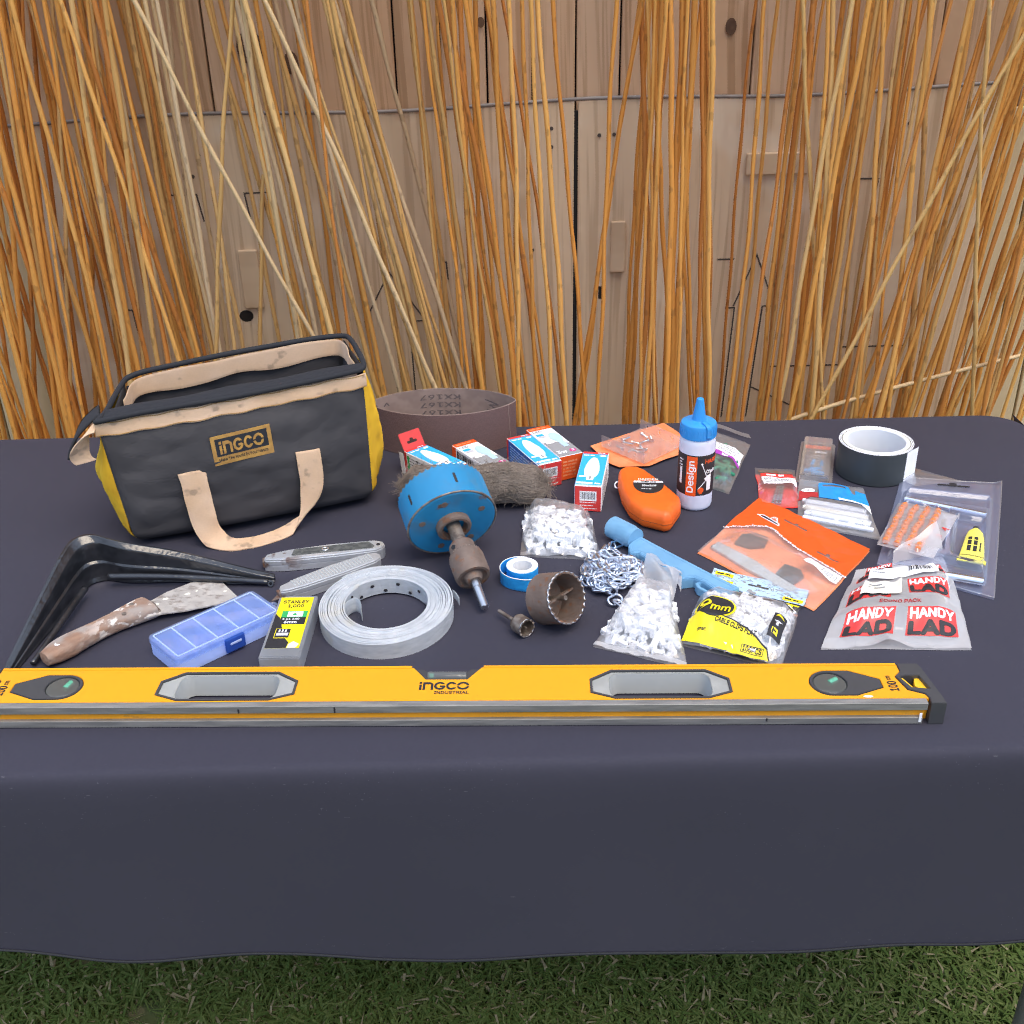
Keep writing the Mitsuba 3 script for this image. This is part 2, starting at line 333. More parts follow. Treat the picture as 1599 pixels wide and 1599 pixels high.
def wordmark(w, h):
    """the blocky five-letter maker's mark of the bag and the level: i n G C O"""
    s = h * 0.2; cw = w / 5.0
    L = []
    L += [sbox(0, 0, s, h * 0.68), sbox(0, h * 0.80, s, h)]
    x = s * 1.5; nw = cw * 1.1
    L.append(sbox(x, 0, x + nw, h * 0.98).buffer(0).difference(sbox(x + s, -1, x + nw - s, h * 0.72)))
    L[-1] = L[-1].difference(Polygon([(x + nw - h * .3, h), (x + nw + 1e-3, h), (x + nw + 1e-3, h * .7)]))
    def arc(x, cw, cut):
        e = affinity.scale(Point(0, 0).buffer(0.5, 16), cw, h).difference(affinity.scale(Point(0, 0).buffer(0.5, 16), cw - 2 * s, h - 2 * s))
        return affinity.translate(e.difference(cut(cw)), x + cw / 2, h / 2)
    x += nw + s * 0.35
    L.append(arc(x, cw * 1.2, lambda c: sbox(0.02 * c, -0.02 * h, c, h * 0.24))); L.append(sbox(x + cw * .62, h * .36, x + cw * 1.12, h * .54))
    x += cw * 1.2 + s * 0.3
    L.append(arc(x, cw * 1.1, lambda c: sbox(c * 0.22, -h * .22, c, h * .22)))
    x += cw * 1.1 + s * 0.1
    L.append(arc(x, cw * 1.3, lambda c: unary_union([sbox(-c, -h * .07, -c * .2, h * .07), sbox(c * .2, -h * .07, c, h * .07)])))
    u = unary_union(L)
    b = u.bounds
    return affinity.scale(affinity.translate(u, -b[0], 0), w / (b[2] - b[0]), 1, origin=(0, 0))

Z = 0.7400          # top of the cloth on the table

# ------------------------------------------------------------------ lawn
g = grid(lambda u, v: np.stack([(u - .5) * 80, (v - .5) * 80, np.zeros_like(u)], 1), 2, 2)
setting('lawn', 'grass lawn soil under the table', g, 'lawn')
def blades(n, x0, x1, y0, y1, seed, lo=0.014, hi=0.042):
    r = np.random.default_rng(seed)
    x, y = r.uniform(x0, x1, n), r.uniform(y0, y1, n)
    keep = meshkit.noise(np.stack([x * 9, y * 9, x * 0], 1), 3) > 0.16
    x, y = x[keep], y[keep]; n = len(x)
    a = r.uniform(0, 2 * np.pi, n); h = r.uniform(lo, hi, n); w = r.uniform(0.0012, 0.0030, n)
    lean = r.uniform(0.5, 1.9, n) * h
    d = np.stack([np.cos(a), np.sin(a), 0 * a], 1); s = np.stack([-np.sin(a), np.cos(a), 0 * a], 1)
    b = np.stack([x, y, 0 * x], 1); up = np.array([0, 0, 1.0])
    m1 = b + d * (lean * .3)[:, None] + up * (h * .62)[:, None]
    tip = b + d * lean[:, None] + up * (h * np.clip(1 - .40 * lean / h, .15, 1))[:, None]
    v = np.stack([b - s * w[:, None], b + s * w[:, None], m1 + s * (w * .9)[:, None], m1 - s * (w * .9)[:, None], tip], 1).reshape(-1, 3)
    f = (np.arange(n) * 5)[:, None, None] + np.array([[0, 1, 2], [0, 2, 3], [3, 2, 4]])[None]
    return trimesh.Trimesh(v, f.reshape(-1, 3), process=False)
k = 0
for m, n1, n2 in ((0, 15000, 12000), (1, 11000, 9000), (2, 12000, 9000), (3, 4300, 2400)):
    gm = cat(blades(n1, -1.05, 1.05, 0.95, 1.40, 20 + m), blades(n2, -1.8, 1.8, 0.2, 2.1, 40 + m))
    k += 1
    key = 'grass_blades' if m == 0 else 'grass_blades__%03d' % m
    setting(key, 'short lawn grass with some dry straw blades', gm, 'grass_%d' % m, 'stuff')

# ------------------------------------------------------------------ fence
YF = 1.95
fence = thing('wooden_fence', 'brown board fence with plywood sheets below, behind the reeds', 'fence')
px = [-1.62, -1.46, -1.32, -1.17, -1.02, -0.862, -0.785, -0.63, -0.474, -0.318, -0.164, -0.089, -0.012, 0.063, 0.136, 0.21, 0.32, 0.43, 0.585, 0.74, 0.89, 1.04, 1.2, 1.36, 1.52]
for i in range(len(px) - 1):
    w = px[i + 1] - px[i]
    b = rbox(w - 0.003, 0.018, 0.86, 0.0025, c=((px[i] + px[i + 1]) / 2, YF + 0.0170 + 0.002 * ((i * 7) % 3), 1.125))
    put(fence, 'plank', b, 'plank_%d' % (i * 5 % 3))
put(fence, 'backing_board', box(-1.62, 1.52, YF + 0.040, YF + 0.060, 0.0, 1.93), 'seam_black', False)
ply_sheets = [(-0.835, 0.1325), (0.1395, 0.865)]
def at_slope(x): return 1.1645 + 0.0150 * (x + 0.7) + 0.004 * math.sin(x * 9)
UPR = axes((0, YF - 0.0125, 0), (1, 0, 0), (0, 0, 1), (0, -1, 0))
for x0, x1 in ply_sheets:
    sheet = Polygon([(x0, 0), (x1, 0)] + [(x, at_slope(x) - .002) for x in np.linspace(x1, x0, 12)])
    put(fence, 'plywood_sheet', tf(cprism(sheet, 0.012, 0.0012), axes((0, YF, 0), (1, 0, 0), (0, 0, 1), (0, -1, 0))), 'plywood')
put(fence, 'seam_strip', box(0.1318, 0.1402, YF - 0.0005, YF + 0.009, 0.0, 1.16), 'seam_black')
put(fence, 'trim_strip', tube([(x, YF - 0.012 - 0.001 * math.sin(x * 30), at_slope(x)) for x in np.linspace(-1.0, 1.1, 50)], 0.0030, 8), 'trim_grey', True)
for x0, x1 in [(-1.62, -.838), (.868, 1.52)]:
    n = int((x1 - x0) / 0.055)
    for k in range(n):
        a = x0 + k * (x1 - x0) / n
        put(fence, 'cream_board', rbox((x1 - x0) / n - 0.004, 0.014, 1.15, 0.002, c=(a + (x1 - x0) / n / 2, YF + 0.004, 0.0)), 'cream_wood')
put(fence, 'cleat', rbox(0.108, 0.009, 0.036, 0.002, c=(0.481, YF - 0.0170, 1.052)), 'block')
put(fence, 'cleat', rbox(0.034, 0.009, 0.105, 0.002, c=(-0.443, YF - 0.0170, 0.838)), 'block')
put(fence, 'cleat', rbox(0.026, 0.009, 0.09, 0.002, c=(0.2105, YF - 0.0170, 0.888)), 'block')
chip = Polygon([(-.497, .846), (-.482, .85), (-.487, .90), (-.483, .938), (-.497, .943), (-.5, .90)])
put(fence, 'torn_veneer', tf(prism(chip, 0.0006), UPR), 'chip_pale')
put(fence, 'knot_hole', tf(prism(affinity.translate(affinity.scale(Point(0, 0).buffer(0.0125, 24), 1.0, 0.85), -.461, .822), 0.0006), UPR), 'hole', True, 'dark round hole in the plywood')
put(fence, 'knot_hole', tf(prism(rect(.178, .838, .1865, .861, .001), 0.0006), UPR), 'hole', False)
for x, z in [(.094, 1.135), (.094, 1.105), (.175, 1.122), (.2, 1.123), (-.505, 1.105), (.06, .93), (.7, 1.13), (-.52, 1.07), (-.03, .90), (.33, 1.02), (.24, .78)]:
    put(fence, 'screw_head', tf(mv(cyl(0.0032, 0.0012, 12), x, z, 0), UPR), 'mark', True)
def marks(lines, w=0.0026):
    for l in lines:
        put(fence, 'stencil_mark', tf(prism(LineString(l).buffer(w / 2, cap_style=2, join_style=2), 0.0005), UPR), 'mark', False)
marks([[(.4249, .8185), (.4602, .9115), (.4990, .8194)], [(.4100, .8150), (.4270, .8155), (.4180, .60)], [(.4990, .817), (.4780, .817), (.4650, .60)],
       [(-.2482, .8045), (-.1972, .8962), (-.1370, .8056), (-.1664, .804), (-.162, .60)],
       [(-.5624, 1.0396), (-.5183, 1.0397), (-.5120, .9936)], [(-.4306, .9927), (-.4360, 1.040), (-.3834, 1.0409)],
       [(-.70, .838), (-.665, .838), (-.655, .70)], [(.300, 1.04), (.3, .985)], [(.39, .905), (.42, .905)], [(.62, 1.04), (.66, 1.04), (.655, .99)], [(-.113, .912), (-.094, .912), (-.092, .88)],
       [(.50, .70), (.64, .70)], [(.47, .66), (.55, .62)], [(.63, .735), (.75, .735)]])
# knots in the upper planks
for x, z, rx, rz in [(-.400, 1.27, .022, .026), (-.335, 1.245, .012, .018), (.39, 1.285, .009, .013), (-.02, 1.30, .006, .008)]:
    put(fence, 'knot', tf(prism(affinity.translate(affinity.scale(Point(0, 0).buffer(1, 16), rx, rz), x, z), 0.0006), axes((0, YF + 0.0074, 0), (1, 0, 0), (0, 0, 1), (0, -1, 0))), 'knot', False)

# ------------------------------------------------------------------ reeds
def reed(xt, xb, y, tone, r0=0.0042, top=1.95, seed=0, bend=0.0):
    rr = random.Random(seed)
    n = 64
    z = np.linspace(0.0, top, n)
    xt, xb = xt * y / YF, xb * y / YF
    t = (z - 0.6) / 0.75
    x = xb + (xt - xb) * t
    lowpull = np.clip((0.6 - z) / 0.6, 0, 1)
    x = x - (xt - xb) * (-(lowpull ** 2)) * 0.35
    ph = rr.random() * 9
    x = x + bend * np.sin((z - .2) * 2.2) + 0.0020 * np.sin(z * 9 + ph) + 0.0010 * np.sin(z * 29 + ph * 2)
    yy = y + 0.02 * np.sin(z * 1.7 + ph) - 0.0 * z
    yy = np.minimum(yy, YF - 0.035)
    rad = r0 * (1.12 - 0.28 * z / 1.9) * (1 + 0.10 * np.sin(z * 47 + ph) * np.sin(z * 19))
    for k in range(int(top / .13)):            # nodes: a thicker ring and a slight kink
        zk = .13 * (k + rr.random())
        rad = rad * (1 + .16 * np.exp(-((z - zk) / .018) ** 2))
        x = x + np.clip(z - zk, 0, None) * rr.gauss(0, .006)
    m = tube(np.stack([x, yy, z], 1), rad, 7)
    return m
CL = [  # top x range, bottom x range (metres, at 1.36 m and 0.6 m height), number, tones, what
    ((-1.025, -.735), (-.99, -.765), 42, ['orange'], 'orange brown reed stalk in the dense clump at the left edge'),
    ((-.79, -.585), (-.815, -.555), 37, ['orange', 'orange', 'orange', 'tan'], 'orange reed stalk in the leaning clump behind the tool bag'),
    ((-.635, -.49), (-.60, -.475), 15, ['pale', 'tan'], 'pale straw reed stalk beside the orange clump behind the bag'),
    ((-.45, -.21), (-.375, -.065), 36, ['tan', 'tan', 'pale', 'orange'], 'tan reed stalk in the leaning fan above the sanding belt'),
    ((-.15, -.065), (-.11, .02), 10, ['orange', 'tan'], 'orange reed stalk standing loosely left of the dark fence seam'),
    ((-.085, .065), (-.04, .118), 18, ['orange'], 'orange reed stalk in the bundle just left of the dark fence seam'),
    ((.235, .365), (.245, .405), 24, ['orange'], 'orange reed stalk in the upright bundle behind the squeeze bottle'),
    ((.43, .47), (.395, .47), 4, ['orange'], 'orange reed stalk crossing the open plywood beside the big arrow'),
    ((.49, .68), (.49, .68), 26, ['orange', 'orange', 'tan'], 'orange reed stalk in the slanting clump behind the black tape roll'),
    ((.66, 1.02), (.63, .91), 34, ['orange', 'orange', 'tan'], 'golden reed stalk leaning right in the clump near the right edge'),
    ((.87, 1.16), (.79, 1.06), 16, ['orange'], 'orange reed stalk at the far right end of the fence')]
sd = 100
for (t0, t1), (b0, b1), n, tones, lab in CL:
    grp = lab.replace('reed stalk', 'reed stalks', 1)
    for k in range(n):
        rr = random.Random(sd); sd += 1
        q = (k + rr.random()) / n
        q2 = min(1.05, max(-.05, q + rr.gauss(0, 0.24)))
        tone = rr.choice(tones)
        key = thing('reed', lab, 'reed', grp)
        scene[key] = mikit.ply(reed(t0 + (t1 - t0) * q, b0 + (b1 - b0) * q2, rr.uniform(1.68, 1.90), tone, rr.uniform(.0023, .0044), rr.uniform(1.75, 2.15), sd, rr.gauss(0, .008)),
                               'mat_reed_%s_%d' % (tone, rr.randrange(len(REED[tone]))), True)
for xt, xb, y, tone, top, lab in [
        (-.556, -.226, 1.66, 'pale', 1.9, 'long pale reed slanting steeply across the tan fan of reeds'),
        (-.415, -.590, 1.70, 'tan', 1.8, 'tan reed crossing to the left in front of the fanned reeds'),
        (.105, .172, 1.72, 'orange', 2.0, 'orange reed crossing right over the dark fence seam'),
        (.196, .118, 1.75, 'orange', 2.0, 'orange reed crossing left behind the dark fence seam'),
        (.202, .175, 1.70, 'orange', 1.9, 'thin orange reed right of the fence seam beside the black slot'),
        (.225, .130, 1.78, 'orange', 1.9, 'orange reed slanting low beside the black slot in the plywood'),
        (.500, .640, 1.70, 'tan', 1.8, 'tan reed leaning left against the slanting clump'),
        (.785, .935, 1.68, 'tan', 1.8, 'pale tan reed leaning left across the golden clump'),
        (-.335, -.465, 1.80, 'tan', 1.10, 'short broken reed ending half way up behind the bag'),
        (.91, .555, 1.66, 'tan', 1.9, 'tan reed slanting far right across the golden clump')]:
    sd += 1
    key = thing('reed', lab, 'reed')
    scene[key] = mikit.ply(reed(xt, xb, y, tone, 0.0033, top, sd), 'mat_reed_%s_0' % tone, True)
pts = catmull([(.35, 1.70, .630), (.479, 1.71, .686), (.70, 1.735, .742), (.904, 1.76, .781), (1.25, 1.79, .845)], 40)
whole('reed', 'fallen pale reed lying nearly level behind the black tape roll', 'reed', tube(pts, np.linspace(.0040, .0030, 40), 8), 'reed_pale_0', True)

# ------------------------------------------------------------------ table and cloth
tab = thing('folding_table', 'folding table hidden under the dark cloth', 'table')
put(tab, 'table_top', rbox(1.84, 0.765, 0.035, 0.012, c=(-.12, 1.203, .699)), 'table_top')
for x in (-.85, .62):
    for y in (.885, 1.5):
        put(tab, 'leg', tube([(x, y, 0.0), (x, y, .70)], 0.0125, 14), 'leg_steel', 40)
def cloth(u, v):
    """v runs from the front hem over the top to the rear hem, u from left to right"""
    x0, x1, y0, y1, r = -1.05, .806, .811, 1.592, .014
    s = (v * 1.081) - 0.261
    L = y1 - y0
    y, z = np.empty_like(s), np.empty_like(s)
    top = (s >= 0) & (s <= L)
    y[top] = y0 + s[top]; z[top] = Z
    y = np.where(s < 0, y0 - r * 0.9 * (1 - np.exp(s / r)), np.where(s > L, y1 + r * .6 * (1 - np.exp((L - s) / r)), y0 + s))
    z = np.where(s < 0, Z + s + r * (1 - np.exp(s / r)) * .9, np.where(s > L, Z - (s - L) + r * .9 * (1 - np.exp((L - s) / r)), Z))
    x = x0 + (x1 - x0) * u
    # the far right corner of the top is rounded
    cr = .055
    d = np.clip((y - (y1 - cr)) / cr, 0, 1)
    xr = x1 - cr + np.sqrt(np.clip(1 - d * d, 0, 1)) * cr
    x = np.where((s > L - cr) & (s <= L + .3), np.minimum(x, x0 + (x - x0) / (x1 - x0) * (xr - x0)), x)
    drop = np.clip(-s / .26, 0, 1)
    wave = np.sin(x * 9.1 + .6) * .5 + np.sin(x * 17 + 2) * .3 + np.sin(x * 31) * .2
    y = y - drop * (.010 + .010 * wave) + drop * drop * .002 * np.sin(x * 33)
    z = z + drop * drop * (.0045 * np.sin(x * 9 + 1.0) + .0030 * np.sin(x * 21 + .5)) + drop * .075 * np.clip(-x - .15, 0, .6)
    tops = np.clip(1 - drop * 8, 0, 1)
    z = z + tops * 0.0006 * (meshkit.fbm(np.stack([x * 9, y * 9, x * 0], 1), 3) - .6)
    return np.stack([x, y, z], 1)
cl = thing('tablecloth', 'dark slate fabric tablecloth spread over the folding table', 'tablecloth')
put(cl, 'cloth', shell(lambda u, v: cloth(u, v)[:, :], 150, 230, 0.0012), 'cloth', True)
def side(x0, x1):
    def S(u, v):
        y = .811 + u * .781
        out = .006 * np.sin(y * 14) * v
        return np.stack([x0 + (x1 - x0) * v ** .5 + out, y, Z - .001 - .10 * v], 1)
    return S
put(cl, 'side_drop', shell(side(-1.05, -1.062), 40, 20, 0.001), 'cloth', True)
put(cl, 'side_drop', shell(side(.806, .818), 40, 20, 0.001), 'cloth', True)
hem = [cloth(np.array([u]), np.array([0.0035]))[0] + [0, -.0012, 0] for u in np.linspace(0.001, .999, 160)]
put(cl, 'hem', tube(hem, 0.0013, 6), 'bag_trim', True)
#--OBJECTS--
# ------------------------------------------------------------------ spirit level
def make_level():
    t = thing('spirit_level', 'long yellow spirit level lying flat along the front of the table', 'spirit level')
    F = frame((-.0672, .8915, Z + .0005), -1.95)
    def p(name, m, ma, sm=30, **k): return put(t, name, tf(m, F), ma, sm, **k)
    R = .480
    outline = Polygon([(-R - .004, -.0235), (R - .004, -.0235), (R - .006, -.017), (R - .021, -.010), (R - .0275, .012), (R - .020, .020), (R - .020, .0315),
                       (.038, .0315), (.034, .026), (.024, .0115), (-.018, .0115), (-.028, .026), (-.032, .0315), (-R + .020, .0315), (-R + .020, .020), (-R + .0275, .012), (-R + .021, -.010), (-R + .006, -.017)])
    holes = []
    for cx in (-.2175, .2175):
        holes.append(Polygon([(cx - .070, -.012), (cx - .070, .010), (cx - .048, .0250), (cx + .048, .0250), (cx + .070, .010), (cx + .070, -.012), (cx + .046, -.0215), (cx - .046, -.0215)]))
    vials = []
    for sgn in (-1, 1):
        vials.append(unary_union([Point(sgn * .386, .002).buffer(.0205, 20), Polygon([(sgn * .386, .0225), (sgn * .408, .0225), (sgn * .437, .008), (sgn * .437, -.006), (sgn * .408, -.0185), (sgn * .386, -.0185)])]))
    body = outline
    for h in holes + vials: body = body.difference(h)
    p('body', cprism(body, .0248, .0007), 'level_yellow')
    p('top_lip', box(-R + .021, -.034, .0300, .0335, .0, .0256), 'level_yellow')
    p('top_lip', box(.040, R - .021, .0300, .0335, .0, .0256), 'level_yellow')
    p('web', box(-R + .001, R - .008, -.0275, -.0236, .0078, .0168), 'level_yellow')
    p('rail', rbox(2 * R - .010, .0082, .0085, .0006, c=(-.002, -.0278, .0166)), 'alloy', label='scratched bare metal upper rail')
    p('rail', rbox(2 * R - .016, .0082, .0078, .0006, c=(-.002, -.0278, 0)), 'alloy')
    for cx, h in zip((-.2175, .2175), holes):
        gap = rect(cx - .050, -.0182, cx + .050, .0196, .010)
        p('handle_gasket', prism(h.difference(h.buffer(-.0022)), .0256), 'dark_plastic')
        lo = h.buffer(-.0022)
        p('hand_grip', cprism(lo.difference(gap.buffer(.0005)), .0240, .0009), 'mid_plastic')
        # a tapering lining of the opening
        inner = unary_union([gap])
        ring_pts = np.array(gap.buffer(.0005).exterior.coords)[:-1]
        small = np.array(affinity.translate(affinity.scale(gap, .96, .90), 0, -.0006).exterior.coords)[:-1]
        n = 80
        def ringS(u, v):
            a = LineString(np.vstack([ring_pts, ring_pts[:1]])); b = LineString(np.vstack([small, small[:1]]))
            A = np.array([a.interpolate(x, True).coords[0] for x in u]); B = np.array([b.interpolate(x, True).coords[0] for x in u])
            q = A * (1 - v)[:, None] + B * v[:, None]
            return np.column_stack([q, .0238 - .0225 * v])
        p('grip_lining', grid(ringS, n, 5), 'pale_plastic', True)
    for i, v in enumerate(vials):
        sgn = -1 if i == 0 else 1
        disc = Point(sgn * .386, .002).buffer(.0168, 32)
        p('vial_holder', cprism(v.buffer(-.0006).difference(disc), .0252, .0009), 'dark_plastic')
        q = p('vial', tf(cyl(.0165, .0215, 32), trimesh.transformations.translation_matrix([sgn * .386, .002, .003])), 'vial', True)
        put(q, 'vial_tube', tf(mv(tf(tube([(-.005, 0, 0), (.005, 0, 0)], .0032, 12), frame((0, 0, 0), 75 if sgn < 0 else 35)), sgn * .386 + .004, .007, .0228), F), 'bubble', True)
    # centre vial in the notch
    p('vial_holder', cprism(Polygon([(-.034, .0295), (-.027, .0255), (-.018, .0120), (.024, .0120), (.033, .0255), (.040, .0295), (.028, .0305), (.020, .0225), (-.014, .0225), (-.022, .0305)]), .0235, .0008), 'dark_plastic')
    q = p('vial', tf(tube([(-.0165, .0190, .0225), (.0225, .0190, .0225)], .0050, 16), np.eye(4)), 'vial', True)
    put(q, 'bubble', tf(tube([(-.0150, .0190, .0225), (-.0105, .0190, .0225)], .0034, 10), F), 'bubble', True)
    for sgn in (1, -1):
        cap = Polygon([(sgn * (R - .0195), .0335), (sgn * (R - .0195), .0205), (sgn * (R - .0268), .0122), (sgn * (R - .0205), -.0095), (sgn * (R - .0055), -.0165), (sgn * (R - .0035), -.0235), (sgn * (R - .004), -.0318), (sgn * (R + .0105), -.0318), (sgn * (R + .0100), -.022), (sgn * (R + .0035), .026), (sgn * (R + .001), .0335)])
        slot = Polygon([(sgn * (R - .0225), .0105), (sgn * (R - .016), .0130), (sgn * (R - .003), .0130), (sgn * (R + .0015), -.0085), (sgn * (R - .0155), -.0060)])
        k = p('end_cap', cprism(cap.difference(slot), .0254, .001), 'dark_plastic')
        put(k, 'hang_hole', tf(prism(slot.buffer(.0008), .006), F), 'dark_plastic')
        s1 = Polygon([(sgn * (R - .0222), .0100), (sgn * (R - .0195), .0110), (sgn * (R - .0130), -.0055), (sgn * (R - .0158), -.0056)])
        put(k, 'yellow_insert', tf(prism(s1, .0235), F), 'slot_yellow')
        s2 = Polygon([(sgn * (R - .0075), .0125), (sgn * (R - .002), .0128), (sgn * (R + .0012), -.0082), (sgn * (R - .0030), -.0080), (sgn * (R - .0100), .0005)])
        put(k, 'yellow_insert', tf(prism(s2, .0215), F), 'slot_yellow')
        tm = tf(centred(text('100', .0085, .0155)), frame((sgn * (R - .0335), -.004, .0250), 90))
        p('lettering', tm, 'ink', False)
        tm = tf(centred(text('cm', .0052, .0066, False)), frame((sgn * (R - .0345), .0092, .0250), 90))
        p('lettering', tm, 'ink', False)
    p('emblem', mv(prism(wordmark(.050, .0125), .0003), -.0235, -.0060, .0249), 'ink', False)
    p('lettering', mv(text('INDUSTRIAL', .0040, .0345), -.0080, -.0125, .0249), 'ink', False)
    for x, z0, h in [(-.105, .017, .007), (.318, .004, .004), (-.20, .017, .005)]:
        p('scratch', box(x, x + .0016, -.0323, -.0319, z0, z0 + h), 'ink', False)
    p('paint_fleck', tf(prism(affinity.scale(Point(0, 0).buffer(.003, 6), 1.6, .5), .0003), frame((.418, -.0205, .0249), 0)), 'paper', False)
    p('paint_fleck', box(.466, .4685, -.0326, -.0319, .003, .0135), 'paper', False)
make_level()

# ------------------------------------------------------------------ tool bag
def make_bag():
    t = thing('tool_bag', 'black and yellow fabric tool bag standing open with tan straps', 'tool bag')
    X = np.array([.945, .327, 0.]); X /= np.linalg.norm(X); Y = np.array([-X[1], X[0], 0])
    B = axes((-.475, 1.232, Z), X, Y, (0, 0, 1))
    def p(name, m, ma, sm=True, **k): return put(t, name, tf(m, B), ma, sm, **k)
    def wr(p3, a=.0065, s=16):           # soft creases
        n = meshkit.fbm(p3 * s, 3, 5) - .5
        n2 = np.abs(meshkit.fbm(p3 * [s * .6, s, s * 1.3] + 9, 3, 8) - .5)
        return a * (n * 1.5 - n2 * 2)
    TL, TR = np.array([-.015, .006, .168]), np.array([.313, .006, .184])
    BL, BR = np.array([.002, .004, .003]), np.array([.312, .004, .006])
    def front(u, v):
        q = (BL * (1 - u)[:, None] + BR * u[:, None]) * (1 - v)[:, None] + (TL * (1 - u)[:, None] + TR * u[:, None]) * v[:, None]
        e = np.clip(np.minimum(u, 1 - u) * 14, 0, 1) * np.clip(np.minimum(v, 1 - v) * 8, 0, 1)
        c = np.clip(1 - v / .10, 0, 1)
        q[:, 1] += -.016 * np.sin(np.pi * u) ** .5 * np.sin(np.pi * np.clip(v * .9 + .06, 0, 1)) + e * wr(q) + .018 * c * c
        q[:, 0] += np.where(u > .9, (u - .9) * -.10 * c, 0) + np.where(u < .1, (.1 - u) * .10 * c, 0)
        return q
    p('front_panel', shell(front, 70, 44, -.002), 'bag_fabric')
    def back(u, v):
        q = np.stack([.006 + .312 * u + (u - .5) * .0 * v + .018 * v * (1 - u), .132 + 0 * u, .003 + (.168 + .018 * u) * v], 1)
        q[:, 1] += .012 * np.sin(np.pi * u) * np.sin(np.pi * v) + wr(q, .002)
        return q
    p('back_panel', shell(back, 40, 24, .002), 'bag_fabric')
    p('base_panel', rbox(.300, .100, .006, .003, c=(.158, .076, .0005)), 'bag_trim', 30)
    def gusset(side):
        def S(u, v):      # u from front to back, v up
            f = front(np.full_like(v, 0.0 if side < 0 else 1.0), v); b = back(np.full_like(v, 0.0 if side < 0 else 1.0), v)
            q = f * (1 - u)[:, None] + b * u[:, None]
            bulge = np.sin(np.pi * u) ** .7
            if side < 0:
                k = .019 * np.sin(np.pi * v ** .9) + .006
                q[:, 0] -= bulge * k * (1 - .5 * u) * (v < 2)
                q[:, 0] -= .010 * np.sin(np.pi * u) * np.exp(-((v - .52) / .16) ** 2)
            else:
                q[:, 0] += bulge * (.027 * np.sin(np.pi * np.clip(v * .8 + .15, 0, 1)) + .002)
            q[:, 0] += .0035 * np.sin(u * 17 + v * 6) * bulge + wr(q, .003, 30)
            return q
        return S
    p('side_gusset', shell(gusset(-1), 30, 30, .0015), 'bag_yellow', label='creased yellow end panel beside the dangling zip tail')
    p('side_gusset', shell(gusset(1), 30, 30, .0015), 'bag_yellow', label='bulging yellow end panel next to the sanding belt')
    # lining seen through the mouth
    def lining(u, v):
        q = np.stack([.010 + .298 * u, .1300 + 0 * u, .05 + (.108 + .018 * u) * v], 1)
        q[:, 1] += wr(q, .003) * np.clip((1 - v) * 4, 0, 1)
        return q
    p('lining', shell(lining, 30, 16, .001), 'bag_fabric')
    p('lining', shell(lambda u, v: np.stack([.300 + .017 * v + 0 * u, .010 + .116 * u, .045 + .152 * v], 1), 14, 14, .001), 'bag_fabric')
    p('lining', shell(lambda u, v: np.stack([.014 - .010 * v + .020 * u * v, .010 + .118 * u, .045 + .136 * v], 1), 14, 14, .001), 'bag_fabric')
    p('lining', shell(lambda u, v: np.stack([.006 + .300 * u, .016 + .108 * v, .045 + .012 * np.sin(9 * u + 5 * v) * .5], 1), 20, 12, .001), 'bag_fabric')
    # tan webbing round the front of the mouth
    def strip(u, v):
        zz = .1585 + .015 * u + .0185 * v - .001 * np.sin(np.pi * u)
        f = front(np.clip(u, 0, 1), np.clip((zz - .004) / (.168 + .014 * u), 0, 1)); f0 = front(np.clip(u, 0, 1), np.clip((zz - .0165 * v - .004) / (.168 + .014 * u), 0, 1))
        q = np.stack([-.0195 + .337 * u, np.minimum(np.minimum(f[:, 1], f0[:, 1] + .002), .004) - .0028, zz], 1)
        q[:, 1] += .0008 * np.sin(u * 31) - .0012 * np.sin(np.pi * v)
        q[:, 2] += .0009 * np.sin(u * 44 + 1)
        return q
    p('webbing_strip', shell(strip, 90, 8, .0016), 'webbing')
    for v in (.08, .92):
        p('seam', tube([strip(np.array([u]), np.array([v]))[0] + [0, -.0006, 0] for u in np.linspace(.005, .995, 90)], .00045, 4), 'patch_gold')
    # zip rim: fabric flap leaning in, round the whole mouth
    rim = catmull([(-.016, -.001, .180), (.06, -.002, .185), (.15, -.003, .188), (.24, -.002, .193), (.300, .000, .197), (.314, .004, .198), (.319, .018, .199), (.323, .070, .200), (.323, .112, .202), (.319, .126, .2025), (.306, .131, .2025),
                   (.24, .133, .201), (.15, .134, .196), (.07, .133, .190), (.040, .131, .187), (.028, .126, .185), (.020, .112, .183), (.004, .055, .181), (-.010, .010, .180), (-.016, -.001, .180)], 200)
    p('zip_rim', tube(rim[:-1], .0036, 10, True), 'bag_trim')
    def flap(u, v):
        return np.stack([-.008 + .322 * u + .012 * v, .000 + .034 * v, .182 + .015 * u + .005 * np.sin(np.pi * v) - .002 * v + .0015 * np.sin(u * 17) * v], 1)
    p('zip_flap', shell(flap, 40, 6, .002), 'bag_trim')
    def inner_tape(u, v):
        k = 62 + u * 122; k0 = np.floor(k).astype(int); i = rim[k0] * (1 - (k - k0))[:, None] + rim[k0 + 1] * (k - k0)[:, None]
        c = np.array([.155, .066, .19])
        d = c - i; d[:, 2] = 0; d /= np.linalg.norm(d, axis=1)[:, None]
        q = i + d * (.0125 + .0015 * np.sin(u * 40))[:, None]
        q[:, 2] -= .002 + (.026 - .003 * np.sin(u * 23)) * v
        return q
    p('inner_webbing', shell(inner_tape, 110, 6, .0012), 'webbing', label='stained tan tape inside the mouth of the bag')
    # zip tail hanging at the left end
    tail = [(-.010, .030, .181), (-.030, .026, .168), (-.046, .020, .148), (-.050, .014, .135)]
    p('zip_tail', ribbon(tail, [(0, .016, 0), (0, .016, 0), (.003, .015, 0), (.004, .012, 0)], 24, .003), 'bag_trim')
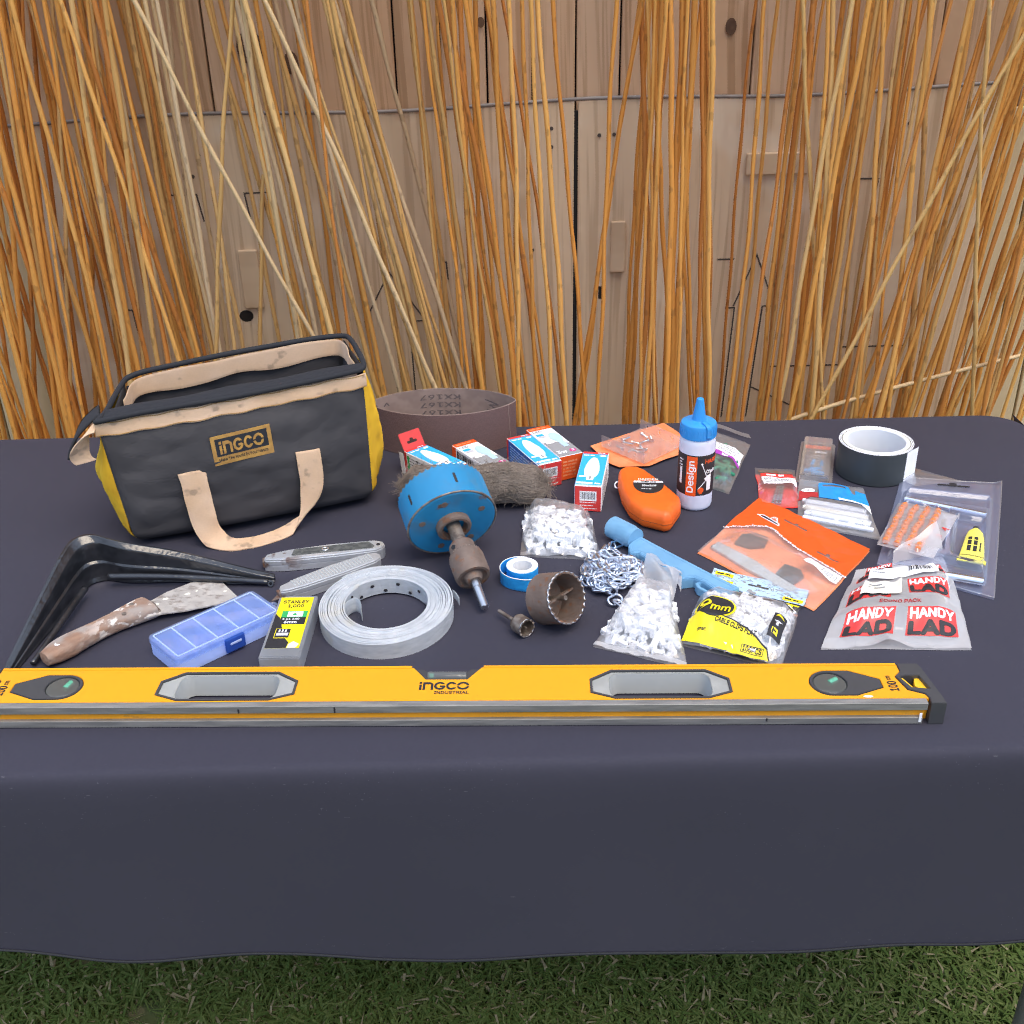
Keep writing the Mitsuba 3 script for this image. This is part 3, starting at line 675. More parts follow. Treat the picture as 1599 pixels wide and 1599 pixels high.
    p('zip_end_tab', ribbon([(-.016, .004, .172), (-.030, .002, .165), (-.039, .002, .150), (-.041, .004, .136), (-.036, .004, .128)], [(.004, .012, .003), (.006, .012, .002), (.010, .010, 0), (.012, .006, 0), (.012, .004, 0)], 30, .0014, .003), 'webbing', label='torn tan tab at the end of the zip')
    # handle: one strap hanging from the front and lying on the table
    hp = [(.083, -.0145, .101), (.085, -.0175, .070), (.088, -.022, .035), (.097, -.030, .0105), (.115, -.0405, .0045), (.140, -.043, .0028), (.170, -.038, .0028), (.198, -.031, .0085), (.218, -.025, .024), (.228, -.021, .050), (.230, -.0195, .080), (.229, -.0165, .106)]
    hw = [(.0165, 0, 0), (.0165, 0, .001), (.016, -.001, .003), (.013, .004, .006), (.006, .010, .0022), (.002, .0125, .0012), (.001, .0125, .0012), (.003, .010, .0055), (.012, .002, .008), (.0150, -.001, .003), (.0155, 0, .001), (.0155, 0, 0)]
    p('handle_strap', ribbon(hp, hw, 110, .0018, .0012), 'webbing')
    hp2 = [(.105, .142, .10), (.11, .150, .06), (.13, .156, .02), (.17, .158, .006), (.21, .156, .02), (.23, .150, .06), (.235, .142, .10)]
    p('handle_strap', ribbon(hp2, [(.015, 0, 0)] * 3 + [(.002, .0, .005)] + [(.015, 0, 0)] * 3, 50, .0018), 'webbing')
    # stitched maker's patch
    def on_front(x, z):
        u = np.clip((x + .015) / .328, 0, 1)
        return front(u, np.clip((z - .004) / .172, 0, 1))
    sl = math.radians(5.0)
    def S(u, v):
        x = .1125 + u * .0755 * math.cos(sl) - v * .040 * math.sin(sl) * .4
        z = .1035 + v * .0385 + u * .0755 * math.sin(sl)
        c = np.array([.15]); zc = np.array([.125])
        f = on_front(x, z)
        return np.stack([x, f[:, 1] * .35 + on_front(c, zc)[0, 1] * .65 - .0030, z], 1)
    def lay(m, off, edge=.006):
        v, f = trimesh.remesh.subdivide_to_size(m.vertices, m.faces, edge, max_iter=12)
        q = S(v[:, 0] / .0755, v[:, 1] / .0385); q[:, 1] -= off + v[:, 2]
        return trimesh.Trimesh(q, f, process=False)
    pt = p('patch', lay(prism(rect(0, 0, .0755, .0385, .001), .0012), 0), 'patch_gold', 30)
    put(pt, 'dark_field', tf(lay(prism(rect(.005, .0115, .0705, .0345), .0003), .0013), B), 'bag_trim', 30)
    put(pt, 'emblem', tf(lay(mv(prism(wordmark(.056, .0165), .0006), .0095, .0145), .0016), B), 'patch_gold', 30)
    put(pt, 'lettering', tf(lay(mv(text('Make The World In Your Hands', .0037, .062), .0065, .0048), .0013), B), 'ink', 30)
    # bottom stiffening seam
make_bag()

# ------------------------------------------------------------------ sanding belt
def make_belt():
    t = thing('sanding_belt', 'brown sanding belt loop standing on edge behind the bulb boxes', 'sanding belt')
    c = np.array([-.090, 1.541]); a, b, h = .110, .054, .0665
    def S(u, v, e=0.0):
        th = u * 2 * np.pi
        s = np.sin(th)
        x = c[0] + (a - e) * np.cos(th)
        y = c[1] + (b - e) * s * np.abs(s) ** .35 + .018 * (x - c[0]) * -.6
        return np.stack([x, y, Z + .0005 + h * v], 1)
    m = grid(S, 120, 4); m.invert()
    put(t, 'abrasive_face', grid(lambda u, v: S(u, v), 120, 4), 'belt_out', True)
    put(t, 'cloth_back', grid(lambda u, v: S(u, v, .0009), 120, 4), 'belt_in', True)
    edge = [S(np.array([u]), np.array([1.0]), .0004)[0] for u in np.linspace(0, 1, 121)[:-1]]
    put(t, 'edge', tube(edge, .0007, 5, True), 'belt_in', True)
    put(t, 'splice', grid(lambda u, v: S(.985 - .010 * v - .05 - u * .0020, v, -.0004), 2, 8), 'belt_in', True)
    # maker's print on the cloth back, upside down, in three rows
    def lay(m):
        v, f = trimesh.remesh.subdivide_to_size(m.vertices, m.faces, .004, max_iter=10)
        u = .25 - v[:, 0] / .40
        q = S(u, v[:, 1] / h, .0013)
        return trimesh.Trimesh(q, f, process=False)
    flip = frame((0, 0, 0), 180)
    for k, y in enumerate((.053, .040, .027, .014)):
        put(t, 'lettering', lay(mv(tf(centred(text('KX167', .0075, .037)), flip), -.004, y)), 'belt_ink', False)
        put(t, 'lettering', lay(mv(tf(centred(text('v', .0070, .008)), flip), -.060, y)), 'belt_ink', False)
        put(t, 'lettering', lay(mv(tf(centred(text('80', .0075, .013)), flip), -.082, y)), 'belt_ink', False)
    for y in (.042, .022):
        zig = LineString([(.040, y + .010), (.055, y + .005), (.044, y + .002), (.054, y - .003), (.042, y - .006), (.066, y - .004), (.078, y + .004), (.094, y + .001)]).buffer(.0009)
        put(t, 'lettering', lay(prism(zig, .0002)), 'belt_ink', False)
make_belt()

# ------------------------------------------------------------------ cartons of light bulbs
def carton(label, o, yaw, L, kind, w=.037, h=.0375, hang=False, tilt=0.0):
    t = thing('bulb_box', label, 'box', 'cardboard boxes of light bulbs')
    F = frame((o[0], o[1], Z + .0006), yaw, tilt)
    side = 'red' if kind == 'blue' else 'orange_card'
    k = put(t, 'carton', tf(rbox(w, L, h, .0008), F), 'paper', 30)
    def top(poly, ma, nm, z=.0002):       # poly in x right, y towards the far end
        put(t, nm, tf(prism(poly, .0002, h + z), F), ma, False)
    def topm(m, ma, nm, z=.0004): put(t, nm, tf(mv(m, 0, 0, h + z), F), ma, False)
    E1 = F @ axes((0, -L / 2, 0), (1, 0, 0), (0, 0, 1), (0, -1, 0))      # near end: x right, y up
    E2 = F @ axes((0, L / 2, 0), (-1, 0, 0), (0, 0, 1), (0, 1, 0))
    SL = F @ axes((-w / 2, 0, 0), (0, -1, 0), (0, 0, 1), (-1, 0, 0))     # left side: x runs to the near end
    SR = F @ axes((w / 2, 0, 0), (0, 1, 0), (0, 0, 1), (1, 0, 0))
    def face(A, poly, ma, nm, z=.0002): put(t, nm, tf(prism(poly, .0002, z), A), ma, False)
    e = .0006
    face(E1, rect(-w / 2 + e, e, w / 2 - e, h - e), side, 'end_flap'); face(E2, rect(-w / 2 + e, e, w / 2 - e, h - e), side, 'end_flap')
    if kind == 'blue':
        top(rect(-w / 2 + e, -L / 2 + .004, w / 2 - e, L / 2 - .007), 'blue_print', 'top_panel')
        top(rect(-w / 2 + e, L / 2 - .0068, w / 2 - e, L / 2 - e), 'red', 'top_panel')
        top(rect(-w / 2 + e, -L / 2 + .0015, w / 2 - e, -L / 2 + .0038), 'pale_blue_print', 'top_panel')
        th = np.linspace(0, np.pi, 30)
        cy = -L * .02; bl = L * .30
        bulb = Polygon([(x, y) for x, y in zip(.0098 * np.sin(th) ** .8 * (1 - .25 * np.cos(th)) * (1.0), cy + bl * np.cos(th) + bl * .15)] + [(-x, y) for x, y in zip(.0098 * np.sin(th[::-1]) ** .8 * (1 - .25 * np.cos(th[::-1])), cy + bl * np.cos(th[::-1]) + bl * .15)]).buffer(0)
        base = rect(-.0050, cy - bl * 1.05, .0050, cy - bl * .6, .0015)
        top(unary_union([bulb, base]), 'paper', 'bulb_picture', .0004)
        top(rect(-.0012, cy - bl * .95, .0012, cy - bl * .70), 'grey_print', 'print', .0006)
        top(unary_union([rect(-.0155, cy - bl * .80, -.0065, cy - bl * .66), rect(-.0170, -L / 2 + .0060, .0050, -L / 2 + .0110), rect(.0075, -L / 2 + .0065, .0155, -L / 2 + .0100)]), 'paper', 'print', .0004)
        top(lines_of_print(-.016, L / 2 - .0135, .002, 1, .004, .0028, 3), 'paper', 'print', .0004)
        top(affinity.scale(Point(.0110, L / 2 - .0125).buffer(.0035), 1.3, .7), 'paper', 'print', .0004)
        top(lines_of_print(.003, L / 2 - .0042, .016, 1, .003, .0018, 5), 'paper', 'print', .0004)
        face(E1, rect(-.0110, h * .42, .0115, h * .80), 'paper', 'barcode_label', .0004)
        face(E1, barcode(-.0095, h * .48, .0098, h * .76, 4), 'ink', 'barcode', .0006)
        face(E1, lines_of_print(-.0110, h * .34, .0125, 3, .0045, .0010, 8), 'paper', 'print', .0004)
        lf = 'paper' if hang else 'blue_dark'
        face(SL, rect(-L / 2 + .006, e, L / 2 - e, h - e), lf, 'side_panel')
        face(SL, rect(-L / 2 + e, e, -L / 2 + .0058, h - e), 'red', 'side_panel')
        face(SL, lines_of_print(-L / 2 + .012, h - .008, L / 2 - .004, 7, .0042, .0012, 9), 'ink' if hang else 'pale_blue_print', 'print', .0004)
        if hang:
            face(SL, rect(-L / 2 + .0075, h * .3, -L / 2 + .0125, h * .88), 'green_print', 'print', .0005)
            face(SL, rect(-L / 2 + .030, h * .55, -L / 2 + .0325, h * .85), 'ink', 'print', .0005)
        face(SR, lines_of_print(-L / 2 + .008, h - .008, L / 2 - .012, 7, .0042, .0010, 12), 'grey_print', 'print')
    else:
        top(rect(-w / 2 + e, L / 2 - .011, w / 2 - e, L / 2 - e), 'orange_card', 'top_panel')
        top(lines_of_print(-.015, L / 2 - .0075, .0125, 1, .004, .0030, 3), 'orange_soft', 'print', .0004)
        top(Polygon([(-w / 2 + e, -L / 2 + e), (w / 2 - e, -L / 2 + e), (w / 2 - e, -L * .16), (0, -L * .06), (-w / 2 + e, -L * .02)]), 'grey_print', 'top_panel', .0004)
        bulb = unary_union([affinity.scale(Point(.008, L * .09).buffer(.0088, 20), 1, 1.9), rect(.0035, -L * .24, .0125, -L * .05, .001)])
        top(bulb, 'pale_blue_print', 'bulb_picture', .0006)
        topm(mv(text('LED', .0062, .014, False), -.0155, L / 2 - .0200, 0), 'grey_print', 'lettering')
        top(rect(-.0155, L * .205, -.0045, L * .265), 'blue_print', 'print', .0004)
        for k in range(4):
            top(rect(-.0145, L * (.14 - k * .072), -.0035, L * (.185 - k * .072), .0005), 'silver_print' if k == 0 else 'paper', 'print', .0007)
        topm(mv(text('3w', .0095, .015), -.0150, -L / 2 + .008, .0003), 'paper', 'lettering')
        top(Point(.0095, -L / 2 + .0125).buffer(.0050), 'pink', 'print', .0007)
        topm(mv(text('2', .0055, .004), .0075, -L / 2 + .0100, .0006), 'paper', 'lettering')
        face(SL, rect(-L / 2 + e, e, -L / 2 + .0110, h - e), 'orange_card', 'side_panel')
        face(SL, barcode(-L / 2 + .014, .004, -L / 2 + .060, h - .004, 7), 'ink', 'print')
        face(E1, lines_of_print(-.0130, h * .72, .0140, 5, .0052, .0024, 11), 'orange_soft', 'print', .0004)
    if hang:
        tab = rect(-w / 2, 0, w / 2, .026, .002).difference(unary_union([rect(-.0085, .0085, .0085, .0125, .0018), rect(-.003, .0085, .003, .0160, .0018)]))
        A = F @ axes((0, L / 2 - .0005, h - .0005), (1, 0, 0), (0, .50, .866), (0, -.866, .50))
        put(t, 'hang_tab', tf(prism(tab, .0006), A), 'red', False)
        A = F @ axes((-w / 2 - .0005, L / 2 - .002, 0), (0, 1, 0), (0, .12, .99), (-1, 0, 0))
        put(t, 'dust_flap', tf(prism(rect(0, 0, .010, h * .9), .0005), A), 'paper', False)
carton('blue bulb box with a raised red hanging tab in front of the sanding belt', (-.0965, 1.4055), 40, .098, 'blue', hang=True, tilt=-2)
carton('white and orange bulb box half hidden behind the brown steel wool', (-.0315, 1.4120), 33, .102, 'white')
carton('blue bulb box lying against a white and orange one behind the steel wool', (.0425, 1.4250), 24, .103, 'blue')
carton('white and orange bulb box pressed against a blue one near the cloth rear edge', (.0725, 1.4520), 24, .108, 'white')
carton('blue bulb box with red end lying alone beside the orange chalk reel', (.1205, 1.3560), -10.6, .1075, 'blue', w=.0362)

# ------------------------------------------------------------------ steel wool
def make_wool():
    t = thing('steel_wool', 'brown grey roll of fibrous steel wool behind the blue hole saw', 'steel wool')
    A, B_ = np.array([-.140, 1.336, Z + .027]), np.array([.060, 1.338, Z + .0245])
    d = B_ - A; L = np.linalg.norm(d); d /= L
    e1 = np.array([-d[1], d[0], 0.]); e2 = np.array([0, 0, 1.])
    def S(u, v, k=1.0):
        th = u * 2 * np.pi
        end = np.clip(np.minimum(v, 1 - v) / .09, 0, 1) ** .5
        n = meshkit.fbm(np.stack([np.cos(th) * 1.6, np.sin(th) * 1.6, v * 5], 1) + 4, 3, 2) - .5
        r = k * (.0315 - .003 * v) * (end * .93 + .05) * (1 + .30 * n)
        lift = .006 * np.exp(-((v - .72) / .12) ** 2)
        return A + d * (v * L)[:, None] + e1 * (r * np.cos(th) * 1.05)[:, None] + e2 * (np.maximum(r * np.sin(th) * .88, -.0245) + lift)[:, None]
    put(t, 'core', grid(lambda u, v: S(u, v, .95), 64, 50), 'wool_dark', True)
    r = np.random.default_rng(3)
    fs = []
    for k in range(6500):
        u0, v0 = r.random(), r.random()
        n = 7; s = np.linspace(0, 1, n)
        ln = r.uniform(.08, .30); 
        u = u0 + s * r.normal(0, .022) + .006 * np.sin(s * 6 + r.random() * 6)
        v = np.clip(v0 + (s - .5) * ln, .004, .996)
        p = S(u, v, 1.0 + r.normal(0, .025))
        fs.append(tube(p, r.uniform(.00022, .00045), 3))
    for k in range(1600):
        u0, v0 = r.random(), r.choice([.01, .99]) if r.random() < .4 else r.random()
        s = np.linspace(0, 1, 5)
        p = S(u0 + s * r.normal(0, .06), np.clip(v0 + s * r.normal(0, .04), .003, .997), 1.0) + (s ** 1.5)[:, None] * r.normal(0, .007, 3) + np.array([0, 0, .001])
        p[:, 2] = np.maximum(p[:, 2], Z + .001)
        fs.append(tube(p, .00025, 3))
    put(t, 'fibre', cat(*fs), 'wool', True, kind='stuff')
make_wool()

# ------------------------------------------------------------------ big blue hole saw with its chuck
def teeth_cup(R, depth, n, floor, wall=.0022, th=.0035):
    """cup whose open toothed rim is at z = 0 and whose floor is at z = depth"""
    segs = n * 4
    a = np.linspace(0, 2 * np.pi, segs, endpoint=False)
    zt = np.where(np.arange(segs) % 4 == 0, -th, np.where(np.arange(segs) % 4 == 1, -.2 * th, 0.0))
    prof = [(R, zt), (R, 0 * a + .012), (R, 0 * a + depth - .002), (R - .002, 0 * a + depth), (R * .5, 0 * a + depth), (.004, 0 * a + depth), (.004, 0 * a + depth - floor), (R * .5, 0 * a + depth - floor), (R - wall, 0 * a + depth - floor), (R - wall, 0 * a + .012), (R - wall, zt)]
    v = np.vstack([np.stack([r * np.cos(a), r * np.sin(a), z], 1) for r, z in prof])
    m = len(prof); i, j = np.meshgrid(np.arange(m), np.arange(segs), indexing='ij')
    q = np.stack([i * segs + j, i * segs + (j + 1) % segs, (i + 1) % m * segs + (j + 1) % segs, (i + 1) % m * segs + j], -1).reshape(-1, 4)
    return trimesh.Trimesh(v, np.vstack([q[:, [0, 1, 2]], q[:, [0, 2, 3]]]), process=False)
def make_holesaw():
    t = thing('hole_saw', 'large blue hole saw with rusty chuck and arbor resting on the cloth', 'hole saw')
    c = np.array([-.0645, 1.172, Z + .0585]); tip = np.array([-.0226, 1.0476, Z + .006])
    d = (tip - c); L = np.linalg.norm(d); d /= L
    R = .0555; dep = .046
    A = along(c - d * dep, d)          # z = 0 at the teeth, z = dep at the blue disc
    k = put(t, 'cup', tf(teeth_cup(R, dep, 44, .004), A), 'blue_paint', 25)
    put(t, 'rim_bead', tf(tube([(R * math.cos(a), R * math.sin(a), dep - .0012) for a in np.linspace(0, 2 * np.pi, 72, endpoint=False)], .0013, 6, True), A), 'rust_grey', True)
    put(t, 'base_plate', tf(lathe([(.0, dep - .001), (.053, dep - .001), (.053, dep + .0006), (.040, dep + .0010), (.038, dep + .0004), (.028, dep + .0012), (0, dep + .0012)], 64), A), 'blue_paint', 30)
    for a in (.5, 1.9, 2.9, 4.4, 5.4):
        put(t, 'hole', tf(mv(cyl(.0042, .0005, 16), .040 * math.cos(a), .040 * math.sin(a), dep + .0009), A), 'rust', True)
    for a in (1.45, 2.6, 4.2):
        put(k, 'slot', tf(rbox(.0036, .0016, .016, .0007, c=(0, R - .0006, .014)), A, np.eye(4)) if False else tf(tf(rbox(.0036, .0018, .016, .0007, c=(0, R - .0006, .014)), trimesh.transformations.rotation_matrix(a - math.pi / 2, [0, 0, 1])), A), 'ink', 30)
    put(t, 'collar', tf(lathe([(.013, dep + .001), (.0215, dep + .001), (.0215, dep + .009), (.0195, dep + .0105), (.0165, dep + .0105), (.0150, dep + .004), (.013, dep + .004)], 40), A), 'rust', 30)
    put(t, 'arbor', tf(lathe([(0, dep), (.0085, dep), (.0085, dep + .045), (.0100, dep + .048), (0, dep + .05)], 24), A), 'rust_grey', 30)
    z0 = dep + .034
    ch = put(t, 'chuck', tf(lathe([(0, z0), (.0130, z0), (.0155, z0 + .003), (.0165, z0 + .017), (.0200, z0 + .019), (.0212, z0 + .024), (.0212, z0 + .047), (.0200, z0 + .052), (.0170, z0 + .0525), (.0150, z0 + .050), (.0120, z0 + .050), (.0085, z0 + .058), (0, z0 + .058)], 48), A), 'rust', 30)
    for i in range(34):
        a = i * 2 * np.pi / 34
        put(ch, 'key_tooth', tf(tf(box(-.0007, .0007, .0168, .0196, z0 + .0172, z0 + .0205), trimesh.transformations.rotation_matrix(a, [0, 0, 1])), A), 'rust_grey', False)
    for a in (.9, 3.0, 5.1):
        put(ch, 'key_hole', tf(tf(mv(tf(cyl(.0030, .0008, 14), axes((0, 0, 0), (1, 0, 0), (0, 0, -1), (0, 1, 0))), 0, .0160, z0 + .010), trimesh.transformations.rotation_matrix(a, [0, 0, 1])), A), 'ink', True)
    z1 = z0 + .058
    prof = Point(0, 0).buffer(.0050, 12)
    for a in (0, 90): prof = prof.difference(affinity.rotate(unary_union([rect(.0032, -.0011, .007, .0011), rect(-.007, -.0011, -.0032, .0011)]), a, origin=(0, 0)))
    put(t, 'fluted_shank', tf(mv(prism(prof, .030), 0, 0, z1 + .008), A), 'steel', 30)
    put(t, 'fluted_shank', tf(mv(cyl(.0056, .010, 20), 0, 0, z1 - .001), A), 'steel', 30)
make_holesaw()
def small_cup(label, base, d, R, dep, n, ma, shank, cross):
    t = thing('hole_saw', label, 'hole saw')
    d = np.array(d, float); d /= np.linalg.norm(d)
    A = along(np.array(base) + d * dep, -d)      # z = 0 at the open rim, growing to the back
    put(t, 'cup', tf(teeth_cup(R, dep, n, .003, .0020, R * .11), A), ma, 25)
    put(t, 'backing_collar', tf(lathe([(0, dep), (R * .92, dep), (R * .80, dep + R * .10), (R * .34, dep + R * .16), (R * .28, dep + R * .4), (0, dep + R * .4)], 40), A), ma, 30)
    put(t, 'shank', tf(mv(cyl(R * .20, shank, 18), 0, 0, dep + R * .12), A), ma, 30)
    put(t, 'pilot', tf(mv(cyl(R * .10, dep * .92, 10), 0, 0, dep * .02), A), 'rust_grey', 30)
    if cross: put(t, 'cross_bar', tf(box(-R * .96, R * .96, -.0011, .0011, dep * .35, dep * .5), A), ma, False)
    bead = [(R * math.cos(a), R * math.sin(a), R * (-.05 if i % 4 == 0 else .01)) for i, a in enumerate(np.linspace(0, 2 * np.pi, n * 4, endpoint=False))]
    put(t, 'worn_edge', tf(tube(bead, R * .028 + .0003, 5, True), A), 'steel', True)
small_cup('rusty brown hole saw cup lying open beside the pile of chain', (.0400, 1.0500, Z + .0245), (.66, -.60, .40), .0290, .037, 24, 'rust', .018, True)
small_cup('smallest hole saw, a short grey cup in front of the rusty one', (.0100, 1.0240, Z + .0112), (.60, -.79, .05), .0108, .017, 11, 'rust_grey', .032, False)

# ------------------------------------------------------------------ coil of punched metal strap
def make_coil():
    t = thing('metal_strap_coil', 'coil of galvanised punched metal strap lying flat behind the level', 'metal strap')
    c = np.array([-.1385, 1.0555]); h = .0205
    F = frame((c[0], c[1], Z + .0008), 0, 1.2)
    r0, r1, turns = .0475, .0760, 15
    n = turns * 96
    th = np.linspace(0, 2 * np.pi * turns, n)
    rr = np.random.default_rng(5)
    wob = np.interp(th, np.linspace(0, th[-1], 60), rr.normal(0, .00035, 60))
    rad = r0 + (r1 - r0) * th / th[-1] + wob
    zt = np.interp(th, np.linspace(0, th[-1], 90), rr.normal(0, .0007, 90))
    hw = .00080
    ca, sa = np.cos(th + 2.4), np.sin(th + 2.4) * 1.05
    v = np.vstack([np.stack([(rad - hw) * ca, (rad - hw) * sa, zt * 0 + .0005 + np.abs(zt) * .3], 1), np.stack([(rad - hw) * ca, (rad - hw) * sa, h + zt], 1), np.stack([(rad + hw) * ca, (rad + hw) * sa, h + zt], 1), np.stack([(rad + hw) * ca, (rad + hw) * sa, zt * 0 + .0005 + np.abs(zt) * .3], 1)])
    f = []
    k = np.arange(n - 1)
    for a in range(4):
        b = (a + 1) % 4
        f += [np.stack([a * n + k, a * n + k + 1, b * n + k + 1], 1), np.stack([a * n + k, b * n + k + 1, b * n + k], 1)]
    m = trimesh.Trimesh(v, np.vstack(f), process=False); m.fix_normals()
    put(t, 'wound_strap', tf(m, F), 'galv', 30)
    # loose inner end
    pts = [(-.040, -.026, .010), (-.0455, -.014, .010), (-.0450, .004, .0105), (-.036, .012, .0110), (-.0300, .004, .0115), (-.0275, -.008, .0115)]
    put(t, 'inner_end', tf(ribbon(pts, [(0, 0, .0095)] * 2, 40, .0008), F), 'galv', True)
    pts = [(r1 * math.cos(a) * 1.0, r1 * math.sin(a) * 1.05, .0115) for a in (.2, .35)] + [(.0795, .026, .0115), (.0835, .020, .0115), (.086, .012, .0115)]
    put(t, 'outer_end', tf(ribbon([(.0745, .030, .0115), (.0790, .022, .0115), (.0825, .012, .0115)], [(0, 0, .0050)] * 2, 16, .0008), F), 'galv', True)
    for i in range(11):
        a = -.3 + i * .33
        A = F @ axes((r0 * .975 * math.cos(a), r0 * 1.02 * math.sin(a), .006 + .0085 * (i % 2)), (-math.sin(a), math.cos(a), 0), (0, 0, 1), (-math.cos(a), -math.sin(a), 0))
        put(t, 'punched_hole', tf(prism(affinity.scale(Point(0, 0).buffer(.0019, 12), 1.25, 1), .0003), A), 'ink', False)
make_coil()

# ------------------------------------------------------------------ shelf bracket
def make_bracket():
    t = thing('shelf_bracket', 'black pressed steel shelf bracket standing at the left corner', 'shelf bracket')
    out = catmull([(-.5375, .962, .7485), (-.5320, 1.030, .768), (-.5275, 1.095, .785), (-.5235, 1.138, .7955), (-.5175, 1.158, .7985), (-.5040, 1.166, .7985), (-.484, 1.163, .795), (-.42, 1.160, .781), (-.35, 1.153, .765), (-.2815, 1.145, .7490)], 120)
    inn = catmull([(-.5190, .970, .7410), (-.5150, 1.03, .7412), (-.5120, 1.095, .7412), (-.5100, 1.130, .7412), (-.5040, 1.145, .7412), (-.4930, 1.150, .7412), (-.474, 1.149, .7412), (-.42, 1.147, .7412), (-.35, 1.142, .7412), (-.2815, 1.1340, .7408)], 120)
    # the back wall, from the table up to the outer edge
    def wall(u, v):
        k = np.clip((u * 119).round().astype(int), 0, 119)
        q = out[k].copy(); q[:, 2] = .7412 + (q[:, 2] - .7412) * v
        return q
    put(t, 'back_flange', shell(wall, 119, 2, .0010), 'bracket_black', 40)
    PV = np.array([0, .12, .16, .42, .46, .60, .72, .80, 1.0])
    PD = np.array([0, .0046, .0058, .0150, .0158, .0168, .0215, .0222, .0250])
    PZ = np.array([1.0, 1.0, .98, .87, .80, .46, .40, .10, .0])
    nrm = inn[:, :2] - out[:, :2]
    from scipy.ndimage import gaussian_filter1d
    nrm = gaussian_filter1d(nrm / np.linalg.norm(nrm, axis=1)[:, None], 4, axis=0); nrm /= np.linalg.norm(nrm, axis=1)[:, None]
    tap = np.interp(np.linspace(0, 1, 120), [0, .38, .48, .56, 1], [.40, .70, .95, 1.0, .50])
    def face(u, v):
        k = np.clip((u * 119).round().astype(int), 0, 119)
        hz = out[k][:, 2] - .7412
        q = out[k].copy()
        q[:, :2] += nrm[k] * (np.interp(v, PV, PD) * .82 * tap[k])[:, None]
        q[:, 2] = .7412 + hz * np.interp(v, PV, PZ)
        return q
    put(t, 'pressed_face', shell(face, 119, 50, .0010), 'bracket_black', 40)
    # strengthening rib that runs along the longer arm and the end tab
    rib = catmull([(-.480, 1.140, .7545), (-.42, 1.1395, .7530), (-.35, 1.1375, .7490), (-.288, 1.1330, .7455)], 40)
    put(t, 'stiffening_rib', tube(rib, np.linspace(.0042, .0036, 40), 10), 'bracket_black', True)
    rib = catmull([(-.5000, 1.115, .7540), (-.5040, 1.07, .7520), (-.5085, 1.02, .7490), (-.5135, .978, .7450)], 40)
    put(t, 'stiffening_rib', tube(rib, np.linspace(.0042, .0032, 40), 10), 'bracket_black', True)
    put(t, 'end_ring', tf(ring(.0016, .0038, .002, 16, .0003), frame((-.2845, 1.1325, Z + .0035), 0, 60)), 'bracket_black', 30)
make_bracket()

